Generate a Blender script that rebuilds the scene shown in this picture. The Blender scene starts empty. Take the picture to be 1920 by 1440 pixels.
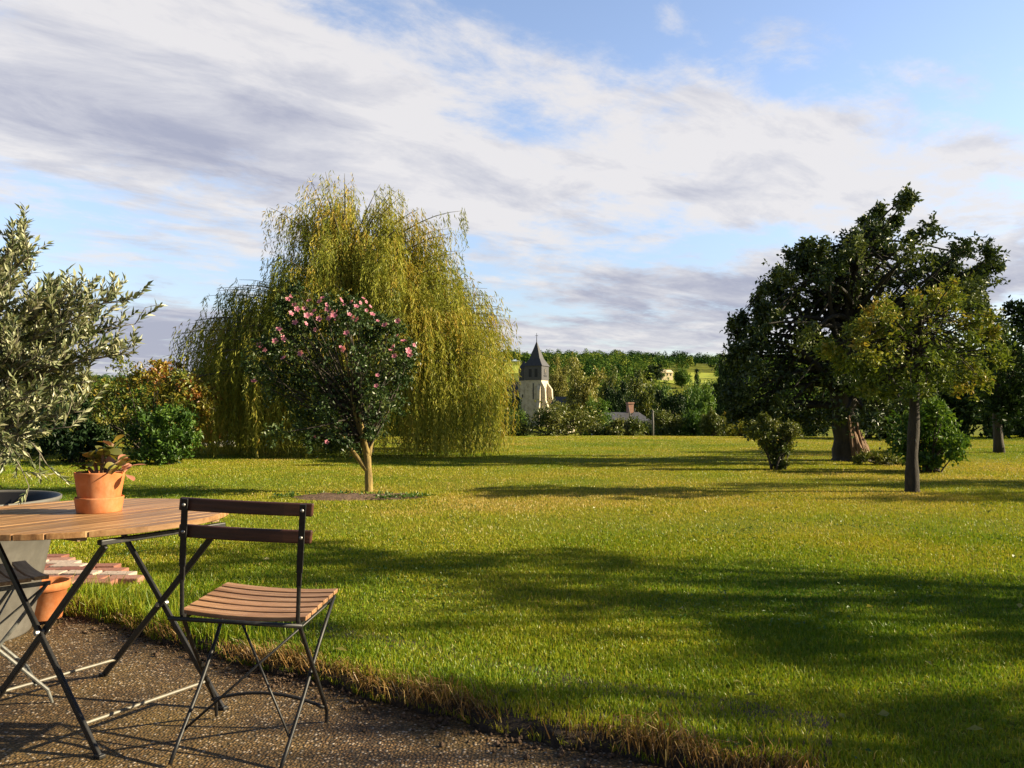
import bpy, bmesh, math, random
import numpy as np
from mathutils import Vector, Matrix

random.seed(7)
RNG = np.random.default_rng(11)
C = bpy.context.scene.collection
PI = math.pi

# ------------------------------------------------------------------ camera geometry
F = 1450.0
H = 1.09
PITCH = math.atan(55.0 / F)
cp, sp = math.cos(PITCH), math.sin(PITCH)


def ray(px, py):
    x, y, z = px - 960.0, 720.0 - py, F
    return np.array([x, z * cp - y * sp, z * sp + y * cp])


def G(px, py, z=0.0):
    r = ray(px, py)
    t = (z - H) / r[2]
    return np.array([r[0] * t, r[1] * t, z])


def A(px, py, Y):
    r = ray(px, py)
    t = Y / r[1]
    return np.array([r[0] * t, Y, H + r[2] * t])


# ------------------------------------------------------------------ object helpers
def empty(name, loc=(0, 0, 0), rz=0.0):
    o = bpy.data.objects.new(name, None)
    C.objects.link(o)
    o.location = [float(v) for v in loc]
    o.rotation_euler = (0, 0, rz)
    o.empty_display_size = 0.1
    return o


def tag(o, label=None, cat=None, group=None, kind=None):
    if label: o['label'] = label
    if cat: o['category'] = cat
    if group: o['group'] = group
    if kind: o['kind'] = kind
    return o


def build(name, V, Fc, mat, parent=None, tint=None, smooth=False, local=False):
    """V: N x 3 array (world coordinates unless local), Fc: list of int arrays (n x 3 or n x 4) or list of tuples."""
    V = np.asarray(V, dtype=np.float64).reshape(-1, 3)
    if parent is not None and not local:
        off = np.zeros(3)
        p = parent
        while p is not None:
            off += np.array(p.location)
            p = p.parent
        V = V - off
    me = bpy.data.meshes.new(name)
    if isinstance(Fc, np.ndarray):
        Fc = [Fc]
    if len(Fc) and isinstance(Fc[0], np.ndarray) and Fc[0].ndim == 2:
        idx = np.concatenate([f.ravel() for f in Fc]).astype(np.int32)
        tot = np.concatenate([np.full(len(f), f.shape[1], dtype=np.int32) for f in Fc])
    else:
        idx = np.fromiter((i for f in Fc for i in f), dtype=np.int32)
        tot = np.array([len(f) for f in Fc], dtype=np.int32)
    start = np.concatenate([[0], np.cumsum(tot)[:-1]]).astype(np.int32)
    me.vertices.add(len(V))
    me.vertices.foreach_set('co', V.ravel().astype(np.float32))
    me.loops.add(len(idx))
    me.loops.foreach_set('vertex_index', idx)
    me.polygons.add(len(tot))
    me.polygons.foreach_set('loop_start', start)
    me.polygons.foreach_set('loop_total', tot)
    me.polygons.foreach_set('use_smooth', np.full(len(tot), smooth, dtype=bool))
    me.update(calc_edges=True)
    if tint is not None:
        at = me.attributes.new('tint', 'FLOAT', 'POINT')
        at.data.foreach_set('value', np.asarray(tint, dtype=np.float32))
    me.materials.append(mat)
    o = bpy.data.objects.new(name, me)
    C.objects.link(o)
    if parent is not None:
        o.parent = parent
    return o


class MB:
    """collects shapes into one mesh"""
    def __init__(self):
        self.v = []; self.f = []; self.n = 0; self.t = []

    def add(self, V, Fs, tint=0.5):
        V = np.asarray(V, float).reshape(-1, 3)
        self.v.append(V)
        for f in Fs:
            self.f.append(tuple(int(i) + self.n for i in f))
        self.n += len(V)
        self.t.append(np.full(len(V), tint) if np.isscalar(tint) else np.asarray(tint))
        return self

    def box(self, c, s, R=None, tint=0.5, bev=0.0):
        bm = bmesh.new()
        bmesh.ops.create_cube(bm, size=1.0)
        bmesh.ops.scale(bm, vec=Vector(s), verts=bm.verts)
        if bev > 0:
            bmesh.ops.bevel(bm, geom=list(bm.edges), offset=bev, segments=2, affect='EDGES', profile=0.6)
        bm.verts.index_update()
        V = np.array([v.co[:] for v in bm.verts])
        Fs = [[v.index for v in f.verts] for f in bm.faces]
        bm.free()
        if R is not None:
            V = V @ np.asarray(R).T
        return self.add(V + np.asarray(c, float), Fs, tint)

    def bar(self, p0, p1, wdir, w, t, tint=0.5, bev=0.0):
        p0 = np.asarray(p0, float); p1 = np.asarray(p1, float)
        d = p1 - p0; L = np.linalg.norm(d); d = d / L
        wd = np.asarray(wdir, float); wd = wd - d * wd.dot(d); wd /= np.linalg.norm(wd)
        n = np.cross(d, wd)
        R = np.stack([wd, d, n], axis=1)
        return self.box((p0 + p1) / 2, (w, L, t), R, tint, bev)

    def tube(self, pts, rad, n=8, tint=0.5, cap=True):
        P = np.asarray(pts, float)
        r = np.full(len(P), rad) if np.isscalar(rad) else np.asarray(rad, float)
        T = np.gradient(P, axis=0)
        T /= np.linalg.norm(T, axis=1)[:, None] + 1e-9
        up = np.array([0, 0, 1.0]) if abs(T[0][2]) < 0.9 else np.array([0, 1.0, 0])
        V = []
        a = np.arange(n) * 2 * PI / n
        for i in range(len(P)):
            u = np.cross(T[i], up); u /= np.linalg.norm(u) + 1e-9
            w = np.cross(u, T[i]); up = w
            V.append(P[i] + r[i] * (np.cos(a)[:, None] * u + np.sin(a)[:, None] * w))
        V = np.concatenate(V)
        Fs = []
        for i in range(len(P) - 1):
            for k in range(n):
                k2 = (k + 1) % n
                Fs.append((i * n + k, i * n + k2, (i + 1) * n + k2, (i + 1) * n + k))
        if cap:
            Fs.append(tuple(range(n - 1, -1, -1)))
            Fs.append(tuple((len(P) - 1) * n + k for k in range(n)))
        return self.add(V, Fs, tint)

    def lathe(self, c, prof, n=40, tint=0.5):
        V = []; Fs = []
        for r, z in prof:
            for k in range(n):
                a = 2 * PI * k / n
                V.append((c[0] + r * math.cos(a), c[1] + r * math.sin(a), c[2] + z))
        m = len(prof)
        for i in range(m - 1):
            for k in range(n):
                k2 = (k + 1) % n
                Fs.append((i * n + k, i * n + k2, (i + 1) * n + k2, (i + 1) * n + k))
        return self.add(V, Fs, tint)

    def obj(self, name, mat, parent=None, smooth=False, local=False):
        return build(name, np.concatenate(self.v), self.f, mat, parent, np.concatenate(self.t), smooth, local)


# ------------------------------------------------------------------ materials
def new_mat(name):
    m = bpy.data.materials.new(name)
    m.use_nodes = True
    nt = m.node_tree
    nt.nodes.clear()
    out = nt.nodes.new('ShaderNodeOutputMaterial')
    return m, nt, out


def ramp(nt, fac, stops):
    r = nt.nodes.new('ShaderNodeValToRGB')
    e = r.color_ramp.elements
    while len(e) > 1: e.remove(e[-1])
    e[0].position = stops[0][0]; e[0].color = (*stops[0][1], 1)
    for p, c in stops[1:]:
        k = e.new(p); k.color = (*c, 1)
    nt.links.new(fac, r.inputs[0])
    return r.outputs[0]


def noise(nt, scale, detail=4, rough=0.55, coord='Object', sc=(1, 1, 1), dim3=None):
    tc = nt.nodes.new('ShaderNodeTexCoord')
    mp = nt.nodes.new('ShaderNodeMapping')
    mp.inputs['Scale'].default_value = sc
    nt.links.new(tc.outputs[coord], mp.inputs[0])
    n = nt.nodes.new('ShaderNodeTexNoise')
    n.inputs['Scale'].default_value = scale
    n.inputs['Detail'].default_value = detail
    n.inputs['Roughness'].default_value = rough
    nt.links.new(mp.outputs[0], n.inputs['Vector'])
    return n.outputs[0]


def mathn(nt, op, a, b=None, c=None, clamp=False):
    n = nt.nodes.new('ShaderNodeMath'); n.operation = op; n.use_clamp = clamp
    for i, v in enumerate((a, b, c)):
        if v is None: continue
        if isinstance(v, (int, float)): n.inputs[i].default_value = v
        else: nt.links.new(v, n.inputs[i])
    return n.outputs[0]


def mixc(nt, fac, a, b, mode='MIX'):
    n = nt.nodes.new('ShaderNodeMix'); n.data_type = 'RGBA'; n.blend_type = mode
    for s, v in ((n.inputs[0], fac), (n.inputs[6], a), (n.inputs[7], b)):
        if isinstance(v, (int, float)): s.default_value = v
        elif isinstance(v, tuple): s.default_value = (*v, 1)
        else: nt.links.new(v, s)
    return n.outputs[2]


def bump(nt, height, strength=0.3, dist=0.01):
    b = nt.nodes.new('ShaderNodeBump')
    b.inputs['Strength'].default_value = strength
    b.inputs['Distance'].default_value = dist
    nt.links.new(height, b.inputs['Height'])
    return b.outputs[0]


def tint_out(nt):
    a = nt.nodes.new('ShaderNodeAttribute'); a.attribute_name = 'tint'
    return a.outputs['Fac']


def leaf_mat(name, stops, trans=0.35, gloss=0.06, rough=0.45, nscale=None, ncol=None):
    m, nt, out = new_mat(name)
    col = ramp(nt, tint_out(nt), stops)
    if nscale:
        nf = noise(nt, nscale, 2)
        nf = mathn(nt, 'MULTIPLY_ADD', nf, 3.0, -1.1, clamp=True)
        col = mixc(nt, nf, col, ncol)
    d = nt.nodes.new('ShaderNodeBsdfDiffuse'); nt.links.new(col, d.inputs[0])
    t = nt.nodes.new('ShaderNodeBsdfTranslucent')
    tc = mixc(nt, 1.0, col, (1.0, 1.0, 0.5), 'MULTIPLY')
    nt.links.new(tc, t.inputs[0])
    mx = nt.nodes.new('ShaderNodeMixShader'); mx.inputs[0].default_value = trans
    nt.links.new(d.outputs[0], mx.inputs[1]); nt.links.new(t.outputs[0], mx.inputs[2])
    g = nt.nodes.new('ShaderNodeBsdfGlossy'); g.inputs['Roughness'].default_value = rough
    g.inputs[0].default_value = (0.9, 0.9, 0.9, 1)
    mx2 = nt.nodes.new('ShaderNodeMixShader'); mx2.inputs[0].default_value = gloss
    nt.links.new(mx.outputs[0], mx2.inputs[1]); nt.links.new(g.outputs[0], mx2.inputs[2])
    nt.links.new(mx2.outputs[0], out.inputs[0])
    return m


def pbr(name, colfn, rough=0.6, metallic=0.0, bumpfn=None, spec=0.5):
    m, nt, out = new_mat(name)
    b = nt.nodes.new('ShaderNodeBsdfPrincipled')
    b.inputs['Roughness'].default_value = rough
    b.inputs['Metallic'].default_value = metallic
    b.inputs['Specular IOR Level'].default_value = spec
    c = colfn(nt)
    if isinstance(c, tuple): b.inputs['Base Color'].default_value = (*c, 1)
    else: nt.links.new(c, b.inputs['Base Color'])
    if bumpfn:
        nt.links.new(bumpfn(nt), b.inputs['Normal'])
    nt.links.new(b.outputs[0], out.inputs[0])
    return m


def bark(name, dark, light, scale=14, sc=(1, 1, 0.25)):
    return pbr(name, lambda nt: ramp(nt, noise(nt, scale, 6, 0.65, sc=sc), [(0.3, dark), (0.7, light)]), 0.9,
               bumpfn=lambda nt: bump(nt, noise(nt, scale * 1.5, 6, 0.7, sc=sc), 0.8, 0.03))


def wood(name, a, b, c, sc, rough=0.5):
    def col(nt):
        n = noise(nt, 1.0, 6, 0.65, sc=sc)
        base = ramp(nt, n, [(0.28, a), (0.5, b), (0.72, c)])
        t = mathn(nt, 'MULTIPLY_ADD', tint_out(nt), 0.7, 0.65)
        v = nt.nodes.new('ShaderNodeVectorMath'); v.operation = 'SCALE'
        nt.links.new(base, v.inputs[0]); nt.links.new(t, v.inputs['Scale'])
        return v.outputs[0]
    return pbr(name, col, rough, bumpfn=lambda nt: bump(nt, noise(nt, 1.0, 6, 0.7, sc=sc), 0.35, 0.004))


M = {}
M['olive_leaf'] = leaf_mat('olive_leaf', [(0.0, (0.05, 0.08, 0.025)), (0.45, (0.16, 0.185, 0.08)), (0.8, (0.34, 0.345, 0.19)), (1.0, (0.46, 0.44, 0.28))], 0.18, 0.05)
M['willow_leaf'] = leaf_mat('willow_leaf', [(0.0, (0.14, 0.17, 0.025)), (0.5, (0.30, 0.31, 0.045)), (0.85, (0.42, 0.37, 0.06)), (1.0, (0.46, 0.33, 0.06))], 0.24, 0.015)
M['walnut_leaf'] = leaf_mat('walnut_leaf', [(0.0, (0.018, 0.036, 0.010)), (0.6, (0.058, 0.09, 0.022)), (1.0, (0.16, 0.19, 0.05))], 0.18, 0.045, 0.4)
M['fruit_leaf'] = leaf_mat('fruit_leaf', [(0.0, (0.06, 0.10, 0.02)), (0.5, (0.15, 0.20, 0.03)), (0.85, (0.30, 0.28, 0.045)), (1.0, (0.40, 0.28, 0.06))], 0.25, 0.025)
M['hibiscus_leaf'] = leaf_mat('hibiscus_leaf', [(0.0, (0.02, 0.04, 0.012)), (0.6, (0.052, 0.09, 0.024)), (1.0, (0.16, 0.19, 0.06))], 0.18, 0.03, 0.4)
M['petal'] = leaf_mat('petal', [(0.0, (0.45, 0.10, 0.20)), (0.6, (0.62, 0.23, 0.31)), (1.0, (0.72, 0.38, 0.42))], 0.35, 0.02)
M['autumn_leaf'] = leaf_mat('autumn_leaf', [(0.0, (0.04, 0.10, 0.02)), (0.35, (0.13, 0.17, 0.025)), (0.65, (0.27, 0.24, 0.03)), (0.88, (0.34, 0.21, 0.03)), (1.0, (0.30, 0.11, 0.03))], 0.28, 0.04)
M['green_leaf'] = leaf_mat('green_leaf', [(0.0, (0.022, 0.055, 0.010)), (0.5, (0.075, 0.15, 0.020)), (1.0, (0.17, 0.25, 0.035))], 0.25, 0.025)
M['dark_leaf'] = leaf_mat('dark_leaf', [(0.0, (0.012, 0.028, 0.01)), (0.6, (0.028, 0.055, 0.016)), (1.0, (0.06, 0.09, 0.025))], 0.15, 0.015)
M['yellow_leaf'] = leaf_mat('yellow_leaf', [(0.0, (0.12, 0.13, 0.03)), (0.5, (0.22, 0.22, 0.05)), (1.0, (0.34, 0.30, 0.08))], 0.22, 0.03)
M['bush_leaf'] = leaf_mat('bush_leaf', [(0.0, (0.03, 0.06, 0.012)), (0.5, (0.09, 0.12, 0.018)), (1.0, (0.19, 0.19, 0.03))], 0.22, 0.04)
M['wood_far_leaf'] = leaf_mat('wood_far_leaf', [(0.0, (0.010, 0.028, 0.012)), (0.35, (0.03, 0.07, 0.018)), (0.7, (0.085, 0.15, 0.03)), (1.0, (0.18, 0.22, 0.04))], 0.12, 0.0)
M['succulent_leaf'] = leaf_mat('succulent_leaf', [(0.0, (0.05, 0.06, 0.02)), (0.35, (0.14, 0.14, 0.03)), (0.6, (0.34, 0.27, 0.03)), (0.8, (0.26, 0.10, 0.05)), (1.0, (0.48, 0.22, 0.15))], 0.22, 0.07, 0.35)
M['grass_blade'] = leaf_mat('grass_blade', [(0.0, (0.06, 0.14, 0.008)), (0.35, (0.155, 0.235, 0.014)), (0.65, (0.30, 0.305, 0.02)), (0.88, (0.37, 0.315, 0.03)), (1.0, (0.50, 0.36, 0.11))], 0.36, 0.02, 0.4)
M['dry_grass'] = leaf_mat('dry_grass', [(0.0, (0.05, 0.035, 0.015)), (0.35, (0.17, 0.09, 0.03)), (0.7, (0.38, 0.22, 0.07)), (1.0, (0.50, 0.36, 0.15))], 0.25, 0.03)
M['weed_leaf'] = leaf_mat('weed_leaf', [(0.0, (0.03, 0.08, 0.01)), (0.6, (0.07, 0.15, 0.015)), (1.0, (0.14, 0.2, 0.03))], 0.25, 0.04)

M['olive_bark'] = bark('olive_bark', (0.10, 0.085, 0.06), (0.28, 0.25, 0.19), 30)
M['dark_bark'] = bark('dark_bark', (0.022, 0.018, 0.014), (0.075, 0.06, 0.045), 9)
M['black_bark'] = bark('black_bark', (0.010, 0.009, 0.007), (0.032, 0.027, 0.02), 12)
M['fruit_bark'] = bark('fruit_bark', (0.012, 0.010, 0.008), (0.055, 0.042, 0.03), 22)
M['lichen_bark'] = bark('lichen_bark', (0.12, 0.08, 0.03), (0.36, 0.26, 0.08), 25)
M['dead_wood'] = bark('dead_wood', (0.07, 0.038, 0.022), (0.30, 0.18, 0.105), 9, (1, 1, 0.3))
M['willow_bark'] = bark('willow_bark', (0.05, 0.045, 0.03), (0.14, 0.12, 0.08), 12)

M['table_wood'] = wood('table_wood', (0.10, 0.046, 0.018), (0.26, 0.135, 0.055), (0.42, 0.26, 0.12), (60, 4, 20), 0.5)
M['seat_wood'] = wood('seat_wood', (0.12, 0.055, 0.026), (0.28, 0.145, 0.072), (0.42, 0.26, 0.145), (5, 70, 20), 0.5)
M['shaded_back_wood'] = wood('shaded_back_wood', (0.022, 0.007, 0.004), (0.045, 0.013, 0.007), (0.08, 0.026, 0.013), (4, 40, 60), 0.5)  # darker than the seat: shade on the backrest put into the colour
M['weathered_wood'] = wood('weathered_wood', (0.15, 0.085, 0.04), (0.30, 0.19, 0.10), (0.42, 0.30, 0.18), (5, 70, 20), 0.6)
M['black_iron'] = pbr('black_iron', lambda nt: ramp(nt, noise(nt, 60, 4), [(0.4, (0.006, 0.006, 0.007)), (0.66, (0.016, 0.015, 0.015)), (0.8, (0.05, 0.028, 0.018))]), 0.5,
                      bumpfn=lambda nt: bump(nt, noise(nt, 120, 3), 0.12, 0.002))
M['grey_iron'] = pbr('grey_iron', lambda nt: ramp(nt, noise(nt, 40, 5), [(0.35, (0.06, 0.06, 0.055)), (0.7, (0.17, 0.17, 0.155))]), 0.5,
                     bumpfn=lambda nt: bump(nt, noise(nt, 90, 3), 0.15, 0.002))
M['pale_iron'] = pbr('pale_iron', lambda nt: ramp(nt, noise(nt, 40, 5), [(0.35, (0.07, 0.06, 0.045)), (0.7, (0.17, 0.145, 0.10))]), 0.5)
M['steel'] = pbr('steel', lambda nt: (0.30, 0.29, 0.28), 0.45, 0.7)


def terra_col(nt):
    n = noise(nt, 18, 5, 0.6)
    c = ramp(nt, n, [(0.3, (0.40, 0.125, 0.040)), (0.6, (0.52, 0.18, 0.062)), (0.85, (0.60, 0.27, 0.13))])
    st = noise(nt, 7, 6, 0.7, sc=(1, 1, 0.5))
    c = mixc(nt, mathn(nt, 'MULTIPLY_ADD', st, 2.6, -1.35, clamp=True), c, (0.62, 0.36, 0.22))
    c = mixc(nt, mathn(nt, 'MULTIPLY_ADD', noise(nt, 11, 5, 0.7), 3.0, -1.95, clamp=True), c, (0.26, 0.10, 0.045))
    return c


M['terracotta'] = pbr('terracotta', terra_col, 0.8, bumpfn=lambda nt: bump(nt, noise(nt, 90, 4), 0.15, 0.002), spec=0.25)
M['zinc'] = pbr('zinc', lambda nt: ramp(nt, noise(nt, 9, 7, 0.65), [(0.25, (0.075, 0.07, 0.063)), (0.55, (0.12, 0.112, 0.10)), (0.8, (0.17, 0.16, 0.145))]), 0.6, 0.0,
                bumpfn=lambda nt: bump(nt, noise(nt, 25, 5), 0.15, 0.004))
M['soil'] = pbr('soil', lambda nt: ramp(nt, noise(nt, 40, 6, 0.7), [(0.3, (0.018, 0.012, 0.008)), (0.7, (0.085, 0.055, 0.035))]), 0.95,
                bumpfn=lambda nt: bump(nt, noise(nt, 50, 6, 0.7), 1.0, 0.03))
M['bed_soil'] = pbr('bed_soil', lambda nt: ramp(nt, noise(nt, 22, 6, 0.75), [(0.3, (0.05, 0.028, 0.02)), (0.55, (0.16, 0.10, 0.06)), (0.8, (0.34, 0.22, 0.16))]), 0.95,
                    bumpfn=lambda nt: bump(nt, noise(nt, 30, 6, 0.7), 1.0, 0.03))


def patio_col(nt):
    tc = nt.nodes.new('ShaderNodeTexCoord')
    v = nt.nodes.new('ShaderNodeTexVoronoi'); v.inputs['Scale'].default_value = 92
    nt.links.new(tc.outputs['Object'], v.inputs['Vector'])
    sep = nt.nodes.new('ShaderNodeSeparateColor'); nt.links.new(v.outputs['Color'], sep.inputs[0])
    stone = ramp(nt, sep.outputs[0], [(0.0, (0.06, 0.032, 0.014)), (0.35, (0.13, 0.070, 0.026)), (0.65, (0.22, 0.12, 0.042)), (0.82, (0.32, 0.20, 0.09)), (0.92, (0.52, 0.40, 0.29)), (1.0, (0.66, 0.57, 0.48))])
    edge = mathn(nt, 'MULTIPLY_ADD', v.outputs['Distance'], 2.2, -0.55, clamp=True)
    c = mixc(nt, edge, stone, (0.045, 0.032, 0.018))
    big = noise(nt, 1.3, 5, 0.6)
    moss = mathn(nt, 'MULTIPLY_ADD', big, 3.2, -1.35, clamp=True)
    c = mixc(nt, mathn(nt, 'MULTIPLY', moss, 0.55), c, (0.17, 0.115, 0.025))
    wear = ramp(nt, noise(nt, 2.6, 6, 0.65), [(0.3, (0.42, 0.40, 0.38)), (0.5, (0.78, 0.76, 0.74)), (0.7, (1.0, 1.0, 1.0))])
    c = mixc(nt, 1.0, c, wear, 'MULTIPLY')
    return c


def patio_bump(nt):
    tc = nt.nodes.new('ShaderNodeTexCoord')
    v = nt.nodes.new('ShaderNodeTexVoronoi'); v.inputs['Scale'].default_value = 92
    nt.links.new(tc.outputs['Object'], v.inputs['Vector'])
    h = mathn(nt, 'SUBTRACT', 1.0, v.outputs['Distance'])
    h = mathn(nt, 'ADD', h, mathn(nt, 'MULTIPLY', noise(nt, 6, 4), 0.8))
    return bump(nt, h, 0.9, 0.006)


M['aggregate'] = pbr('aggregate', patio_col, 0.75, bumpfn=patio_bump, spec=0.35)
M['paver'] = pbr('paver', lambda nt: mixc(nt, mathn(nt, 'MULTIPLY', noise(nt, 30, 5, 0.7), 0.8),
                 ramp(nt, tint_out(nt), [(0.0, (0.20, 0.055, 0.035)), (0.45, (0.36, 0.14, 0.09)), (0.7, (0.46, 0.25, 0.18)), (1.0, (0.58, 0.47, 0.38))]), (0.14, 0.07, 0.045)), 0.85,
                 bumpfn=lambda nt: bump(nt, noise(nt, 45, 5), 0.5, 0.01))


def ground_col(nt):
    n1 = noise(nt, 0.35, 5, 0.6)
    n2 = noise(nt, 14, 5, 0.7)
    a = ramp(nt, n1, [(0.35, (0.11, 0.16, 0.008)), (0.5, (0.18, 0.20, 0.010)), (0.68, (0.26, 0.22, 0.016))])
    b = mixc(nt, mathn(nt, 'MULTIPLY_ADD', n2, 2.4, -0.8, clamp=True), a, (0.05, 0.06, 0.012))
    return b


M['ground'] = pbr('ground', ground_col, 0.95, bumpfn=lambda nt: bump(nt, noise(nt, 30, 5, 0.7), 0.7, 0.03), spec=0.1)
M['meadow'] = pbr('meadow', lambda nt: ramp(nt, noise(nt, 0.05, 6, 0.6), [(0.3, (0.22, 0.28, 0.035)), (0.6, (0.32, 0.34, 0.045)), (0.8, (0.40, 0.35, 0.07))]), 0.95, spec=0.1)
M['slate'] = pbr('slate', lambda nt: mixc(nt, mathn(nt, 'MULTIPLY', noise(nt, 1.2, 5), 0.8), (0.03, 0.03, 0.034), (0.085, 0.08, 0.075)), 0.6,
                 bumpfn=lambda nt: bump(nt, noise(nt, 4, 4, sc=(1, 1, 3)), 0.4, 0.1))
M['belfry_slate'] = pbr('belfry_slate', lambda nt: mixc(nt, noise(nt, 2.5, 5, sc=(1, 1, 3)), (0.035, 0.034, 0.038), (0.105, 0.098, 0.09)), 0.5)
M['limestone'] = pbr('limestone', lambda nt: ramp(nt, noise(nt, 0.8, 7, 0.65), [(0.28, (0.32, 0.26, 0.18)), (0.5, (0.52, 0.45, 0.34)), (0.75, (0.64, 0.57, 0.46))]), 0.9,
                     bumpfn=lambda nt: bump(nt, noise(nt, 3, 5), 0.4, 0.1))
M['rubble_stone'] = pbr('rubble_stone', lambda nt: ramp(nt, noise(nt, 1.6, 7, 0.7), [(0.3, (0.22, 0.15, 0.09)), (0.6, (0.36, 0.27, 0.17)), (0.8, (0.46, 0.36, 0.25))]), 0.9,
                        bumpfn=lambda nt: bump(nt, noise(nt, 5, 5), 0.6, 0.1))
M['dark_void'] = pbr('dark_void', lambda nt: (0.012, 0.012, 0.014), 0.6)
M['clock_paint'] = pbr('clock_paint', lambda nt: (0.04, 0.035, 0.03), 0.5)
M['render_wall'] = pbr('render_wall', lambda nt: ramp(nt, noise(nt, 1.5, 5), [(0.3, (0.36, 0.34, 0.30)), (0.7, (0.52, 0.50, 0.45))]), 0.9)
M['cream_wall'] = pbr('cream_wall', lambda nt: ramp(nt, noise(nt, 1.5, 5), [(0.3, (0.62, 0.50, 0.32)), (0.7, (0.74, 0.62, 0.42))]), 0.9)
M['brick'] = pbr('brick', lambda nt: ramp(nt, noise(nt, 5, 5), [(0.3, (0.30, 0.14, 0.09)), (0.7, (0.45, 0.26, 0.19))]), 0.9)
M['pole_wood'] = pbr('pole_wood', lambda nt: ramp(nt, noise(nt, 5, 5, sc=(1, 1, .1)), [(0.3, (0.08, 0.075, 0.07)), (0.7, (0.17, 0.16, 0.15))]), 0.85)
M['stone_white'] = pbr('stone_white', lambda nt: ramp(nt, noise(nt, 12, 5), [(0.3, (0.35, 0.33, 0.30)), (0.7, (0.62, 0.60, 0.56))]), 0.9)


# ------------------------------------------------------------------ terrain
def sstep(a, b, x):
    t = np.clip((x - a) / (b - a), 0, 1)
    return t * t * (3 - 2 * t)


def hgt(x, y):
    x = np.asarray(x, float); y = np.asarray(y, float)
    z = -7.0 * sstep(34, 110, y) + 4.0 * sstep(170, 260, y)
    side = 0.55 + 0.45 * sstep(-0.42, -0.05, x / np.maximum(np.abs(y), 1.0))
    hill = 22 * sstep(260, 470, y) + 42 * sstep(430, 950, y)
    z = z + hill * side
    z = z + 2.0 * np.sin(x * 0.013 + 1.0) * sstep(300, 500, y)
    # slight swell of the far lawn
    z = z + 0.10 * sstep(22, 30, y) * (1 - sstep(32, 40, y)) * (0.6 + 0.4 * np.sin(x * 0.35))
    return z


Yr = np.concatenate([np.linspace(-25, -2, 8), np.linspace(-1, 34, 60), np.linspace(35, 120, 45), np.linspace(125, 520, 70), np.geomspace(530, 4000, 40)])
U = np.linspace(-1.7, 1.7, 121)
gx = U[None, :] * (np.abs(Yr)[:, None] + 40)
gy = np.repeat(Yr[:, None], len(U), 1)
gv = np.stack([gx, gy, hgt(gx, gy)], -1).reshape(-1, 3)
nU = len(U)
ii = np.arange(len(Yr) - 1)[:, None] * nU + np.arange(nU - 1)[None, :]
gf = np.stack([ii, ii + 1, ii + 1 + nU, ii + nU], -1).reshape(-1, 4)
ground = build('ground', gv, gf, M['ground'], smooth=True)
tag(ground, kind='structure')

# patio outline on the ground, from the planter round to behind the camera
edge_px = [(-420, 1138), (-150, 1143), (60, 1150), (130, 1154), (215, 1172), (330, 1210), (440, 1241), (600, 1281), (760, 1326), (900, 1366), (1050, 1396), (1290, 1446), (1560, 1500)]
EDGE = np.array([G(px, py)[:2] for px, py in edge_px])
# resample and add small wobble
seg = np.linalg.norm(np.diff(EDGE, axis=0), axis=1)
cum = np.concatenate([[0], np.cumsum(seg)])
ss = np.linspace(0, cum[-1], 160)
EDGE = np.stack([np.interp(ss, cum, EDGE[:, 0]), np.interp(ss, cum, EDGE[:, 1])], 1)
k = np.ones(5) / 5
for a in range(2):
    EDGE[2:-2, a] = np.convolve(EDGE[:, a], k, 'valid')
EDGE[:, 1] += 0.018 * np.sin(ss * 9.0) + 0.012 * np.sin(ss * 23.0 + 1)
EL, ER = EDGE[0], EDGE[-1]
patio_poly = np.concatenate([EDGE, [[ER[0] + 0.6, ER[1] - 0.6], [3.0, -4.0], [-7.0, -4.0], [EL[0] - 0.3, EL[1] - 0.4]]])
pv = np.concatenate([np.c_[patio_poly, np.full(len(patio_poly), 0.006)], np.c_[patio_poly, np.full(len(patio_poly), -0.1)]])
n = len(patio_poly)
pf = [tuple(range(n))[::-1]] + [(i, (i + 1) % n, n + (i + 1) % n, n + i) for i in range(n)]
tag(build('patio', pv, pf, M['aggregate']), kind='structure')


def edge_dist(P):
    """distance to the patio edge line, and True where a point is inside the patio"""
    d = np.full(len(P), 1e9)
    for i in range(0, len(EDGE) - 1):
        a = EDGE[i]; b = EDGE[i + 1] - a
        t = np.clip(((P - a) @ b) / (b @ b), 0, 1)
        q = a + t[:, None] * b
        d = np.minimum(d, np.hypot(*(P - q).T))
    ins = np.zeros(len(P), bool)
    x, y = P.T
    j = n - 1
    for i in range(n):
        xi, yi = patio_poly[i]; xj, yj = patio_poly[j]
        c = ((yi > y) != (yj > y)) & (x < (xj - xi) * (y - yi) / (yj - yi + 1e-12) + xi)
        ins ^= c
        j = i
    return d, ins


def lip(d):
    return 0.055 * sstep(0.0, 0.05, d) * (1 - sstep(0.12, 0.7, d))


# turf lip: a low bank of soil along the patio edge
tv = []; tn = 0
tang = np.gradient(EDGE, axis=0); tang /= np.linalg.norm(tang, axis=1)[:, None]
nor = np.stack([-tang[:, 1], tang[:, 0]], 1)
offs = [(-0.035, -0.02), (-0.012, 0.022), (0.02, 0.045), (0.07, 0.055), (0.16, 0.053), (0.35, 0.034), (0.6, 0.009), (0.75, -0.01)]
for i in range(len(EDGE)):
    for q, (o, z) in enumerate(offs):
        w = 0.012 * math.sin(i * 1.7 + q) + 0.01 * math.sin(i * 0.61 + q * 2)
        tv.append((*(EDGE[i] + nor[i] * (o + (w if q < 4 else 0))), z))
m_ = len(offs)
ii = np.arange(len(EDGE) - 1)[:, None] * m_ + np.arange(m_ - 1)[None, :]
tf = np.stack([ii, ii + m_, ii + m_ + 1, ii + 1], -1).reshape(-1, 4)
tag(build('turf_edge', np.array(tv), tf, M['soil'], smooth=True), kind='structure')

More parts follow.
